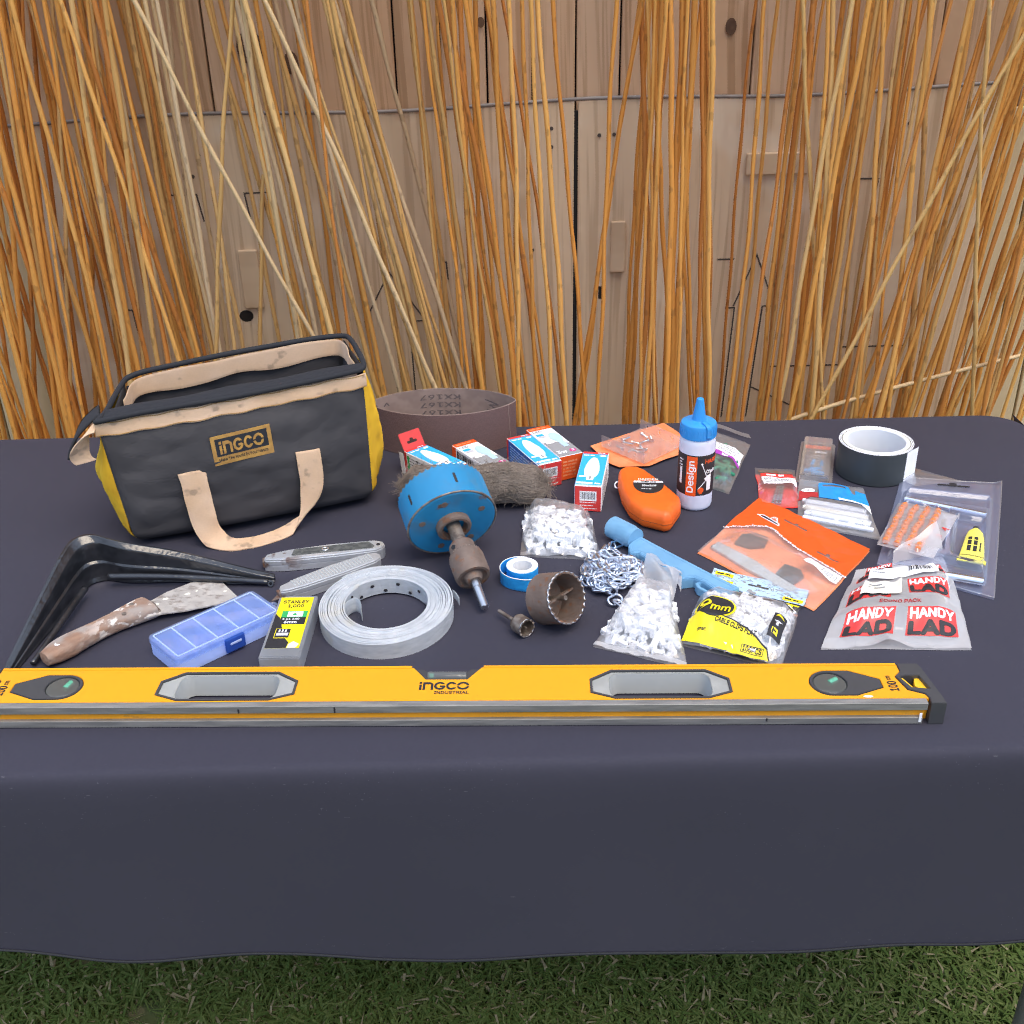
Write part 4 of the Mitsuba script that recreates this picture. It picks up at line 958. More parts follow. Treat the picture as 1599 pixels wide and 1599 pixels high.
# ------------------------------------------------------------------ filling knife
def make_scraper():
    t = thing('filling_knife', 'worn wooden handled filling knife spattered with dried filler', 'filling knife')
    a, b, e = np.array([-.4995, .9775]), np.array([-.4135, 1.0760]), np.array([-.3400, 1.1130])
    d = b - a; L = np.linalg.norm(d); ang = math.degrees(math.atan2(d[1], d[0]))
    secs = [(0, .0085, .007), (.010, .0130, .0095), (.028, .0150, .0105), (.050, .0128, .0100), (.072, .0112, .0098), (.090, .0122, .0100), (.108, .0160, .0105), (.124, .0185, .0105), (L + .001, .0190, .0095)]
    s = np.array(secs)
    F = frame((a[0], a[1], Z + .0108), ang)
    n, m = 60, 28
    xs = np.linspace(0, L, n); w = np.interp(xs, s[:, 0], s[:, 1]); h = np.interp(xs, s[:, 0], s[:, 2])
    from scipy.ndimage import gaussian_filter1d
    w, h = gaussian_filter1d(w, 1.5), gaussian_filter1d(h, 1.5)
    h = np.minimum(h, .0105)
    sway = .004 * np.sin(xs / L * 3.0)
    th = np.arange(m) * 2 * np.pi / m
    sup = lambda c: np.sign(c) * np.abs(c) ** .75
    v = np.stack([np.repeat(xs[:, None], m, 1), w[:, None] * sup(np.cos(th))[None] + sway[:, None], h[:, None] * sup(np.sin(th))[None]], -1).reshape(-1, 3)
    v[:, 1:] *= (1 + .07 * (meshkit.fbm(v * 130, 3, 4) - .5))[:, None]
    v = np.vstack([v, [[-.002, 0, 0], [L + .0005, sway[-1], 0]]])
    i, j = np.meshgrid(np.arange(n - 1), np.arange(m), indexing='ij')
    q = np.stack([i * m + j, (i + 1) * m + j, (i + 1) * m + (j + 1) % m, i * m + (j + 1) % m], -1).reshape(-1, 4)
    k = np.arange(m)
    f = np.vstack([q[:, [0, 1, 2]], q[:, [0, 2, 3]], np.stack([(k + 1) % m, k * 0 + n * m, k][::-1], 1)[:, ::-1], np.stack([(n - 1) * m + k, k * 0 + n * m + 1, (n - 1) * m + (k + 1) % m][::-1], 1)[:, ::-1]])
    hm = trimesh.Trimesh(v, f, process=False); hm.fix_normals()
    put(t, 'handle', tf(hm, F), 'scraper_wood', 50)
    put(t, 'hang_hole', tf(mv(cyl(.0030, .0006, 16), .0175, .0005, .0092), F), 'paper', True, label='small white hanging hole near the end of the handle')
    put(t, 'rivet', tf(mv(cyl(.0030, .0014, 14), L - .018, .006, .0092), F), 'rust_grey', True)
    put(t, 'rivet', tf(mv(cyl(.0026, .0012, 14), L - .034, -.004, .0094), F), 'rust_grey', True)
    d2 = e - b; a2 = math.degrees(math.atan2(d2[1], d2[0])); L2 = np.linalg.norm(d2)
    G = frame((-.4110, 1.0735, Z + .0085), 37, 0, 3.6); L2 = .076
    bl = Polygon([(-.012, -.0155), (.006, -.0175), (.028, -.0260), (L2 + .004, -.0370), (L2 + .016, -.0350), (L2 + .0165, .0310), (L2 + .008, .0350), (.028, .0260), (.008, .0180), (-.012, .0150)]).buffer(-.002).buffer(.002)
    put(t, 'blade', tf(prism(bl, .0016), G), 'scraper_blade', 30)
    r = np.random.default_rng(9)
    for k in range(9):
        x, y = r.uniform(.0, .03) if k < 5 else r.uniform(.03, .09), r.uniform(-.014, .014)
        bm = trimesh.creation.icosphere(2, 1.0); bm.vertices *= (1 + .5 * (meshkit.fbm(bm.vertices * 2 + k, 2) - .5))[:, None]
        put(t, 'dried_filler', tf(mv(tf(bm, np.diag([r.uniform(.0012, .0038), r.uniform(.001, .0024), .0007, 1])), x, y, .0016), G), 'paper_cream' if k % 3 else 'scraper_blade', True)
    put(t, 'tang', tf(rbox(.018, .026, .0046, .0015, c=(-.002, 0, -.001)), G), 'rust_grey', 30)
make_scraper()

# ------------------------------------------------------------------ clear blue organiser
def make_organiser():
    t = thing('organizer_box', 'translucent blue divided organiser box with a darker blue latch', 'organizer box')
    F = frame((-.3235, 1.0210, Z + .0006), 43.0)
    L, W, H = .131, .063, .0215
    def p(nm, m, ma, sm=30, **k): return put(t, nm, tf(m, F), ma, sm, **k)
    def wall(outer, inner, h, z): return prism(outer.difference(inner), h, z)
    o = rect(-L / 2, -W / 2, L / 2, W / 2, .006)
    p('tray', from_m3(to_m3(prism(o, .0145)) - to_m3(prism(o.buffer(-.0016), .02, .0016))), 'organizer_blue')
    for k in range(1, 5):
        x = -L / 2 + k * L / 5
        p('divider', box(x - .0006, x + .0006, -W / 2 + .0018, W / 2 - .0018, .0018, .0140), 'organizer_wall', False)
    p('divider', box(-L / 2 + .002, L / 2 - .002, -.0005, .0005, .0018, .0100), 'organizer_wall', False)
    o2 = rect(-L / 2 - .001, -W / 2 - .001, L / 2 + .001, W / 2 + .001, .007)
    p('lid', from_m3(to_m3(cprism(o2, .0065, .001, .0150)) - to_m3(prism(o2.buffer(-.0014), .0052, .0149))), 'organizer_lid')
    for r0 in (.0045,):
        ridge = o2.buffer(-r0).difference(o2.buffer(-r0 - .0012))
        p('lid_ridge', prism(ridge, .0007, .0216), 'organizer_wall')
    for k in range(1, 5):
        x = -L / 2 + k * L / 5
        p('lid_ridge', box(x - .0007, x + .0007, -W / 2 + .005, W / 2 - .005, .0216, .0221), 'organizer_wall', False)
    q = p('latch', rbox(.0235, .0042, .0165, .0012, c=(.002, -W / 2 - .0033, .0035)), 'organizer_latch', label='darker blue snap latch on the front long side')
    put(q, 'latch_bar', tf(rbox(.0140, .0018, .0026, .0006, c=(.002, -W / 2 - .0058, .0125)), F), 'organizer_blue', 30)
    q = p('hinge', tube([(-.03, W / 2 + .002, .0148), (.03, W / 2 + .002, .0148)], .0014, 8), 'organizer_blue')
    p('hang_ear', tf(ring(.0022, .0048, .0022, 24, .0004), trimesh.transformations.translation_matrix([L / 2 + .005, -.004, .0140])), 'organizer_lid')
make_organiser()

# ------------------------------------------------------------------ utility knives and blades
def knife_outline(L, w):
    return Polygon([(0, -.0075), (.010, -.0112), (.030, -w / 2), (L * .6, -w / 2 - .001), (L - .012, -w / 2 + .001), (L - .003, -.008), (L, -.001), (L - .002, .0065), (L - .012, w / 2 - .002), (L * .55, w / 2), (.030, w / 2 - .003), (.004, .0050)]).buffer(-.003).buffer(.003)
def make_knife(label, o, yaw, ribs):
    t = thing('utility_knife', label, 'utility knife')
    F = frame((o[0], o[1], Z + .0006), yaw)
    L, w = (.150, .0290) if not ribs else (.136, .0270)
    put(t, 'lower_half', tf(cprism(knife_outline(L, w), .0080, .0008), F), 'knife_grey', 30)
    put(t, 'upper_half', tf(mv(cprism(knife_outline(L, w), .0080, .0028), 0, 0, .0084), F), 'knife_grey', 30)
    put(t, 'nose', tf(rbox(.012, .011, .0100, .0015, c=(.0045, -.0015, .003)), F), 'rust', 30)
    if not ribs:
        ins = Polygon([(.034, -.0065), (L - .016, -.0085), (L - .013, -.0035), (L - .020, .0088), (.038, .0085)]).buffer(-.002).buffer(.002)
        put(t, 'grip_inset', tf(prism(ins, .0008, .0160), F), 'knife_inset', 30)
        b = put(t, 'slide_button', tf(mv(ring(.0028, .0046, .0012, 24, .0003), .076, .0012, .0166), F), 'chrome', 30)
        put(t, 'screw', tf(mv(cyl(.0026, .0010, 16), L - .0085, -.001, .0160), F), 'ink', 30)
    else:
        for k in range(26):
            x = .020 + k * .0041
            put(t, 'grip_rib', tf(rbox(.0019, w * .74 - .0004 * abs(k - 13), .0020, .0006, c=(x, 0, .0152)), F), 'pale_plastic', 30)
        put(t, 'blade_tip', tf(prism(Polygon([(-.0125, -.0075), (.004, -.009), (.004, .005)]), .0008, .0070), F), 'rust', False)
make_knife('grey metal utility knife with dark inset and rusty nose', (-.3000, 1.1755), 9.5, False)
make_knife('ribbed grey utility knife lying behind the metal coil', (-.2690, 1.0990), 34, True)
def make_blades():
    t = thing('blade_pack', 'grey plastic case of spare knife blades with a yellow and black card', 'blade pack')
    F = frame((-.2410, 1.0175, Z + .0006), -1.2)
    W, L, H = .0440, .131, .0220
    def p(nm, m, ma, sm=30, **k): return put(t, nm, tf(m, F), ma, sm, **k)
    c = rect(-W / 2, -L / 2, W / 2, L / 2 - .012, .003)
    p('case', cprism(c, H, .0022), 'blade_case')
    p('hang_tab', prism(rect(-W / 2 + .003, L / 2 - .013, W / 2 - .002, L / 2, .003).difference(rect(-.006, L / 2 - .008, .006, L / 2 - .0045, .0012)), .0030, .0120), 'blade_case')
    def q(poly, ma, nm, z=.0001): p(nm, prism(poly, .0002, H + z), ma, False)
    x0, x1, y0, y1 = -W / 2 + .0035, W / 2 - .0035, -L / 2 + .017, L / 2 - .014
    q(rect(x0, y0, x1, y1), 'yellow_print', 'card')
    q(Polygon([(x0, y0), (x1 - .014, y0), (x1 - .013, y0 + .010), (x1 - .021, y0 + .022), (x0 + .010, y0 + .045), (x0 + .006, y0 + .058), (x0, y0 + .066)]), 'ink', 'print', .0003)
    q(Polygon([(x1 - .013, y0), (x1 - .004, y0), (x1 - .001, y0 + .007), (x1 - .008, y0 + .012), (x1 - .0125, y0 + .007)]), 'paper_cream', 'print', .0004)
    p('lettering', mv(centred(text('STANLEY', .0058, .029)), 0, y1 - .0095, H + .0003), 'ink', False)
    p('lettering', mv(centred(text('1,000', .0056, .018)), .001, y1 - .0185, H + .0003), 'ink', False)
    q(rect(x0 + .007, y1 - .055, x1 - .002, y1 - .030), 'ink', 'print', .0004)
    q(rect(x0 + .007, y1 - .0415, x1 - .002, y1 - .029), 'green_print', 'print', .0006)
    q(rect(x0 + .0135, y1 - .0405, x1 - .0065, y1 - .0305).difference(Point(x0 + .0215, y1 - .0360).buffer(.0022)), 'paper', 'print', .0008)
    q(Point(x0 + .0215, y1 - .0360).buffer(.0016), 'green_print', 'print', .0010)
    p('lettering', mv(text('4 11 140', .0030, .019), x0 + .009, y1 - .0465, H + .0007), 'paper', False)
    p('lettering', mv(text('6mm', .0046, .014), x0 + .012, y1 - .0535, H + .0007), 'paper', False)
    q(rect(x0 + .006, y0 + .018, x0 + .023, y0 + .036), 'yellow_print', 'print', .0005)
    q(rect(x0 + .0068, y0 + .0188, x0 + .0222, y0 + .0352), 'ink', 'print', .0007)
    q(unary_union([rect(x0 + .008, y0 + .0225, x0 + .021, y0 + .0275), rect(x0 + .0095, y0 + .029, x0 + .0115, y0 + .034), rect(x0 + .0130, y0 + .029, x0 + .0150, y0 + .0345), rect(x0 + .0165, y0 + .029, x0 + .0185, y0 + .034)]), 'silver_print', 'print', .0009)
make_blades()

# ------------------------------------------------------------------ rolls of tape
def make_tape():
    t = thing('tape_roll', 'roll of black cloth tape with a white core and loose white end', 'tape roll')
    c = (.5235, 1.4010, Z + .0008); F = frame(c, 0)
    h, R = .048, .0505
    put(t, 'core', tf(ring(.0400, .0422, h + .0005, 64), F), 'white_plastic', 30)
    put(t, 'wound_tape', tf(lathe([(.0423, 0), (R - .0008, 0), (R, .0008), (R, h - .0008), (R - .0008, h), (R - .0018, h - .0004), (R - .0026, h + .0002), (R - .0040, h - .0003), (R - .0055, h + .0001), (.0423, h), (.0423, 0)], 96), F), 'tape_black', 30)
    put(t, 'liner_edge', tf(ring(.0424, .0458, .0006, 72, .0002), F @ frame((0, 0, h))), 'paper_cream', True)
    put(t, 'liner_edge', tf(ring(.0470, .0486, .0006, 72, .0002), F @ frame((0, 0, h))), 'white_plastic', True)
    put(t, 'liner_edge', tf(ring(.0495, .0507, .0006, 72, .0002), F @ frame((0, 0, h))), 'white_plastic', True)
    pts = [(R * 1.004 * math.cos(a), R * 1.004 * math.sin(a), h / 2) for a in np.radians([-60, -52, -47, -42])] + [(.0450, -.0285, h / 2), (.0530, -.0210, h / 2)]
    put(t, 'loose_end', tf(ribbon(pts[2:] if False else pts[1:], [(0, 0, h / 2 - .001)] * 2, 40, .0006), F), 'paper', True, label='white backing of the loose tape end')
make_tape()
def make_blue_tape():
    t = thing('tape_roll', 'small blue tape roll with white core, its end unwound round it', 'tape roll')
    F = frame((.0185, 1.1345, Z + .0008), 0)
    put(t, 'core', tf(ring(.0118, .0136, .0185, 48), F), 'white_plastic', 30)
    put(t, 'wound_tape', tf(ring(.0137, .0192, .0180, 64), F), 'blue_tape', 30)
    put(t, 'layer_edge', tf(ring(.0137, .0191, .0005, 64, .0002), F @ frame((0, 0, .0181))), 'white_plastic', True)
    a = np.radians(np.linspace(75, 262, 16)); r = np.linspace(.0205, .0315, 16)
    pts = [(x, y, .0090) for x, y in zip(r * np.cos(a), r * np.sin(a))] + [(.004, -.0330, .0090), (.013, -.0315, .0088), (.021, -.0290, .0085)]
    put(t, 'unwound_end', tf(ribbon(pts, [(0, 0, .0086)] * 2, 90, .0007, .0018), F), 'blue_tape', True)
    e = [(p[0], p[1], .0176) for p in catmull(pts, 60)]
    put(t, 'layer_edge', tf(tube(e, .0006, 5), F), 'white_plastic', True)
make_blue_tape()

# ------------------------------------------------------------------ chalk line reel and chalk bottle
def make_reel():
    t = thing('chalk_line_reel', 'orange teardrop chalk line reel beside the squeeze bottle', 'chalk line reel')
    c = np.array([.193, 1.312])
    ol = Polygon([(.1590, 1.376), (.1690, 1.385), (.1860, 1.384), (.1975, 1.372), (.2170, 1.330), (.2325, 1.288), (.2305, 1.272), (.2135, 1.2375), (.2040, 1.2340), (.1760, 1.251), (.1625, 1.275), (.1565, 1.310), (.1555, 1.350)]).buffer(-.0055, 12).buffer(.0055, 12)
    ol = Polygon([ol.exterior.interpolate(k, True).coords[0] for k in np.linspace(0, 1, 121)[:-1]])
    tilt = np.eye(4)
    def layers(sign, zmid, hh):
        rows = [(0, 0), (.0004, .45), (.0018, .70), (.0045, .88), (.0085, .97), (.014, 1.0)]
        ms = [to_m3(prism(ol.buffer(-a + .0015), max(hh * b, .0012), zmid if sign > 0 else zmid - max(hh * b, .0012))) for a, b in rows]
        m = ms[0]
        for k in ms[1:]: m = m + k
        return m
    def dome(zmid, hh, sign):
        """a rounded half: the outline shrinks towards the flat top"""
        n = 120; ex = np.array(ol.exterior.coords)[:-1]
        rows = []
        for a, b in [(0, 0), (.0002, .30), (.0010, .55), (.0026, .76), (.0050, .90), (.0090, .98), (.0130, 1.0)]:
            q = ol.buffer(-a, 16)
            l = LineString(q.exterior.coords); k0 = np.array([l.project(Point(x)) for x in ex])
            rows.append(np.array([(*l.interpolate(k).coords[0], zmid + sign * hh * b) for k in k0]))
        v = np.vstack(rows + [np.array([[*np.array(ol.centroid.coords[0]), zmid + sign * hh]])])
        f = []
        m = len(ex); k = np.arange(m)
        for r in range(len(rows) - 1):
            f += [np.stack([r * m + k, r * m + (k + 1) % m, (r + 1) * m + (k + 1) % m], 1), np.stack([r * m + k, (r + 1) * m + (k + 1) % m, (r + 1) * m + k], 1)]
        r = len(rows) - 1
        f.append(np.stack([r * m + k, r * m + (k + 1) % m, k * 0 + (r + 1) * m], 1))
        me = trimesh.Trimesh(v, np.vstack(f), process=False); me.fix_normals()
        return me
    zm = Z + .0135
    put(t, 'upper_shell', dome(zm, .0165, 1), 'reel_orange', True)
    put(t, 'lower_shell', dome(zm - .0006, .0125, -1), 'reel_orange', True)
    put(t, 'joint_line', prism(ol.buffer(-.0006), .0012, zm - .0009), 'rust', False)
    zt = zm + .0165
    F = frame((.1935, 1.3200, zt + .0001), -5)
    oval = affinity.scale(Point(0, 0).buffer(1, 32), .0205, .0265)
    low = oval.intersection(sbox(-1, -1, 1, .0055)); 
    put(t, 'label_oval', tf(prism(low, .0002), F), 'ink', False)
    put(t, 'label_band', tf(prism(oval.intersection(sbox(-1, .0048, 1, .0098)), .0002, .0002), F), 'paper', False)
    put(t, 'lettering', tf(mv(centred(text('HARDEN', .0056, .027)), 0, .0145, .0003), F), 'paper_cream', False)
    put(t, 'lettering', tf(mv(centred(text('Chalk Line', .0032, .020)), 0, .0073, .0005), F), 'ink', False)
    put(t, 'lettering', tf(mv(centred(text("30m/100'", .0042, .020)), .001, -.0045, .0003), F), 'paper', False)
    put(t, 'lettering', tf(prism(lines_of_print(-.010, -.015, .010, 1, .004, .0012, 2), .0002, .0003), F), 'paper', False)
    for x, y in [(.1745, 1.3715), (.2140, 1.2680)]:
        put(t, 'screw_recess', mv(cyl(.0040, .0007, 20), x, y, zt - .0012), 'rust', True)
    put(t, 'line_hook', tube(catmull([(.1600, 1.3560, Z + .016), (.1535, 1.3570, Z + .015), (.1520, 1.3520, Z + .012), (.1570, 1.3500, Z + .010)], 16), .0012, 8), 'chrome', True)
make_reel()
def make_bottle():
    t = thing('squeeze_bottle', 'white squeeze bottle with blue nozzle cap and orange black label', 'squeeze bottle')
    F = frame((.2555, 1.3175, Z + .0008), 0)
    R = .0237
    put(t, 'bottle', tf(lathe([(0, .0012), (.018, .0012), (.0212, 0), (.0228, .0018), (R, .006), (R, .094), (.0228, .0995), (.0205, .1025), (.0200, .106), (0, .106)], 64), F), 'bottle_white', 30)
    cap = put(t, 'cap', tf(lathe([(0, .1015), (.0226, .1015), (.0236, .1025), (.0236, .1175), (.0226, .1205), (.0200, .1222), (.0110, .1232), (.0095, .1240), (.0088, .126), (.0050, .150), (.0045, .1525), (.0030, .1535), (0, .1537)], 64), F), 'cap_blue', 30)
    for i in range(40):
        a = i * 2 * np.pi / 40
        put(cap, 'grip_rib', tf(tf(box(-.0007, .0007, .0232, .0242, .1035, .1165), trimesh.transformations.rotation_matrix(a, [0, 0, 1])), F), 'cap_blue', False)
    put(cap, 'hinge_strap', tf(ribbon([(.004, -.010, .1245), (.007, -.018, .1240), (.0095, -.0225, .121), (.0105, -.0232, .112), (.0105, -.0235, .106)], [(.0030, .0012, 0)] * 2, 24, .0018), F), 'cap_blue', True)
    def wrap(m, off):
        v, f = trimesh.remesh.subdivide_to_size(m.vertices, m.faces, .0035, max_iter=12)
        a = -np.pi / 2 + v[:, 0] / R
        r = R + off + v[:, 2]
        return tf(trimesh.Trimesh(np.stack([r * np.cos(a), r * np.sin(a), v[:, 1]], 1), f, process=False), F)
    put(t, 'label', wrap(prism(rect(-.058, .0235, .058, .0815), .0002), .0001), 'ink', True)
    put(t, 'label_stripe', wrap(prism(rect(-.0170, .0228, -.0028, .0800), .0002), .0004), 'orange_card', True)
    tm = tf(centred(text('Design', .0085, .046)), frame((0, 0, 0), 90))
    put(t, 'lettering', wrap(mv(tm, -.0098, .0510), .0007), 'paper', False)
    put(t, 'lettering', wrap(mv(text('HARDEN', .0058, .030), .0075, .0700), .0004), 'orange_card', False)
    put(t, 'lettering', wrap(mv(text('Chalk', .0048, .016), .0095, .0555), .0004), 'paper', False)
    cross = unary_union([LineString([(.0000, .0335), (.0190, .0560)]).buffer(.0005), LineString([(.0040, .0680), (.0130, .0455)]).buffer(.0005), Polygon([(.0070, .0480), (.0125, .0515), (.0115, .0440)]), Point(.0035, .0695).buffer(.0013)])
    put(t, 'print', wrap(prism(cross, .0002), .0004), 'paper', False)
    put(t, 'print', wrap(prism(unary_union([Point(.0035, .0315).buffer(.0042), rect(.0015, .0262, .0055, .0300)]), .0002), .0004), 'orange_card', False)
    put(t, 'print', wrap(prism(rect(.0115, .0300, .0185, .0525, .001), .0002), .0004), 'paper', False)
    put(t, 'print', wrap(prism(unary_union([rect(-.0280, .0380, -.0240, .0620), lines_of_print(-.030, .072, -.021, 3, .004, .0015, 5)]), .0002), .0004), 'paper', False)
make_bottle()

# ------------------------------------------------------------------ pale blue handle
def make_handle():
    t = thing('saw_grip', 'pale blue plastic saw handle with finger grooves', 'handle')
    F = np.eye(4)
    up = [(.1680, 1.2100), (.2000, 1.1680), (.2360, 1.1220), (.2700, 1.0800)]
    lo = [(.2500, 1.0650), (.2420, 1.0720), (.2310, 1.0935), (.2200, 1.1040), (.2050, 1.1010), (.2055, 1.1160), (.2010, 1.1240), (.1860, 1.1215), (.1875, 1.1370), (.1820, 1.1430), (.1675, 1.1400), (.1690, 1.1560), (.1630, 1.1650), (.1520, 1.1665), (.1520, 1.1860)]
    grip = Polygon(up + lo).buffer(-.0015).buffer(.003).buffer(-.0015)
    put(t, 'grip', mv(cprism(grip, .0135, .0022), 0, 0, Z + .0008), 'grip_blue', 30)
    inner = grip.buffer(-.0048)
    put(t, 'raised_line', prism(inner.difference(inner.buffer(-.0011)), .0006, Z + .0141), 'grip_blue', 30)
    hook = LineString([(.2420, 1.0830), (.2290, 1.0990), (.2230, 1.0960), (.2240, 1.0880), (.2380, 1.0710)]).buffer(.0022)
    put(t, 'hook', mv(cprism(hook, .0100, .001), 0, 0, Z + .001), 'grip_blue', 30)
    d = np.array([.037, -.047, 0]); d /= np.linalg.norm(d)
    A = along(np.array([.1360, 1.2320, Z + .0152]), d)
    put(t, 'socket', tf(lathe([(.0095, .004), (.0095, 0), (.0132, 0), (.0143, .0012), (.0145, .034), (.0136, .036), (.0134, .043), (0, .043)], 40), A), 'grip_blue', 30)
    put(t, 'socket_floor', tf(mv(cyl(.0095, .002, 24), 0, 0, .005), A), 'grip_blue', 30)
make_handle()

# ------------------------------------------------------------------ pillow-shaped packets
class Packet:
    """corners in order lower left, lower right, upper right, upper left; h(u, v) gives the height of the upper film"""
    def __init__(s, c, h, W, H, z0=Z + .0012, crinkle=.0009, seed=0, freq=55, wob=.0012):
        s.c, s.h, s.W, s.H, s.z0, s.k, s.seed, s.freq, s.wob = [np.array(q, float) for q in c], h, W, H, z0, crinkle, seed, freq, wob
    def xy(s, u, v):
        q = (s.c[0] * ((1 - u) * (1 - v))[:, None] + s.c[1] * (u * (1 - v))[:, None] + s.c[2] * (u * v)[:, None] + s.c[3] * ((1 - u) * v)[:, None])
        n = meshkit.noise(np.stack([u * 5, v * 5, u * 0 + s.seed], 1), 3) - .5
        n2 = meshkit.noise(np.stack([u * 5 + 20, v * 5, u * 0 + s.seed], 1), 4) - .5
        return q + np.stack([n, n2], 1) * s.wob * 2
    def top(s, u, v):
        q = s.xy(u, v)
        p3 = np.stack([q[:, 0] * s.freq, q[:, 1] * s.freq, q[:, 0] * 0 + s.seed * 3.1], 1)
        a = np.abs(meshkit.fbm(p3, 3, s.seed) - .5) * 2
        b = meshkit.fbm(p3 * .55 + 7, 2, s.seed + 5) - .5
        return np.column_stack([q, s.z0 + np.maximum(s.h(u, v) + s.k * (1.2 - 3.2 * a) + s.k * 2.0 * b, .0003)])
    def bottom(s, u, v):
        q = s.xy(u, v)
        return np.column_stack([q, np.full(len(u), s.z0 - .0004) + .0004 * meshkit.noise(np.column_stack([q * 50, u * 0]))])
    def inside(s, u, v, f):
        q = s.top(np.array([u]), np.array([v]))[0]
        return np.array([q[0], q[1], s.z0 + (q[2] - s.z0) * f])
def bump(u, v, u0, u1, v0, v1, e=.12):
    f = lambda x, a, b: np.clip(np.minimum((x - a) / e, (b - x) / e), 0, 1)
    q = f(u, u0, u1) * f(v, v0, v1)
    return q * q * (3 - 2 * q)
def films(t, pk, ma, nu=70, nv=70, both=True):
    k = put(t, 'film', grid(pk.top, nu, nv), ma, True)
    if both: put(t, 'back_film', grid(pk.bottom, 12, 12), ma, True)
    return k
def lay(t, pk, mesh, ma, nm='print', off=.0004, edge=.005, sm=True):
    return put(t, nm, drape(mesh, pk.top, pk.W, pk.H, off, edge), ma, sm)
def layp(t, pk, poly, ma, nm='print', off=.0004, edge=.005):
    return lay(t, pk, prism(poly, .0001), ma, nm, off, edge, 30)

def heavy(m, e):
    return cat(*[mv(m, a, b, 0) for a, b in ((-e, 0), (e, 0), (0, e), (0, -e))])

def clip_mesh(kind):
    """a cable clip: a small block with an open channel, and its nail"""
    w, h, d = (.0150, .0105, .0085) if kind == 0 else (.0130, .0125, .0072)
    o = rect(-w / 2, 0, w / 2, h, .0010)
    ch = unary_union([Point(-w * .12, h * .36).buffer(h * .30, 10), rect(-w * .12 - h * .30, -1, -w * .12 + h * .30, h * .36)]).intersection(sbox(-1, -1, 1, h * .7))
    if kind == 1: ch = rect(-w * .32, -.01, w * .16, h * .55, .0005)
    m = prism(o.difference(ch), d)
    b = mv(cyl(.0029, h, 12), 0, 0, 0)
    b = tf(b, axes((w * .33, 0, d * .5), (1, 0, 0), (0, 0, -1), (0, 1, 0)))
    nail = tf(cyl(.0010, .014, 8), axes((w * .33, -.0012, d * .5), (1, 0, 0), (0, 0, -1), (0, 1, 0)))
    return cat(m, b), nail
def clips(pk, n, label, group, u0, u1, v0, v1, seed, kind, hmax=.9):
    r = np.random.default_rng(seed)
    body, nail = clip_mesh(kind)
    bp = mikit.ply(body, 'mat_white_plastic', 30); npl = mikit.ply(nail, 'mat_screw', 30)
    spots = []
    tries = 0
    while len(spots) < n and tries < 9000:
        tries += 1
        u, v = r.uniform(u0, u1), r.uniform(v0, v1)
        if r.random() > 0.25 + .75 * float(pk.h(np.array([u]), np.array([v]))[0]) / .026: continue
        if float(pk.h(np.array([u]), np.array([v]))[0]) < .0130: continue
        lim = .0105 if tries < 3000 else .0085 if tries < 6000 else .0066
        top = pk.inside(u, v, 1.0)
        du, dv = .0085 / pk.W, .0085 / pk.H
        zmax = min(float(pk.h(np.array([a]), np.array([b]))[0]) for a, b in ((u, v), (u - du, v), (u + du, v), (u, v - dv), (u, v + dv)))
        zz = pk.z0 + max(.0045, min(zmax - .0108, zmax * (.70 if len(spots) < n * .72 else .30)))
        c = np.array([top[0], top[1], zz])
        if any(np.linalg.norm(c - s_) < lim for s_ in spots): continue
        spots.append(c)
    for c in spots:
        q = trimesh.transformations.random_rotation_matrix(r.random(3))
        if r.random() < .5: q = frame((0, 0, 0), r.uniform(0, 360), 90 if r.random() < .6 else 0, r.uniform(-20, 20))
        q = trimesh.transformations.translation_matrix(c) @ q @ trimesh.transformations.translation_matrix([0, -.0052, -.004])
        key = thing('cable_clip', label, 'cable clip', group)
        scene[key + '__body'] = {**bp, 'to_world': T(q.tolist())}
        scene[key + '__nail'] = {**npl, 'to_world': T(q.tolist())}

# plain bag of clips beside the steel wool
def bag_one():
    t = thing('clear_bag', 'crinkled clear bag of white cable clips beside the steel wool', 'plastic bag', 'clear plastic bags')
    c = [(.0175, 1.187), (.1165, 1.170), (.1110, 1.309), (.0295, 1.349)]
    pk = Packet(c, lambda u, v: .0290 * bump(u, v, -.03, 1.03, -.02, .80, .20) + .006 * bump(u, v, .0, 1, .5, 1.02, .3) + .001, .1, .145, crinkle=.0024, seed=2, freq=42)
    films(t, pk, 'film_clear', 90, 90)
    put(t, 'seal_strip', grid(lambda u, v: pk.top(u, .0 + v * .045) + [0, 0, .0005], 60, 4), 'film_milky', True)
    put(t, 'torn_corner', ribbon([pk.top(np.array([.02]), np.array([.97]))[0], (.0270, 1.358, Z + .008), (.0255, 1.368, Z + .012)], [(.006, 0, 0), (.0035, 0, .001), (.001, 0, 0)], 12, .0003), 'film_milky', True)
    clips(pk, 80, 'white cable clip in the plain clear bag beside the steel wool', 'white cable clips in the bag by the steel wool', .07, .93, .07, .66, 11, 0)
bag_one()
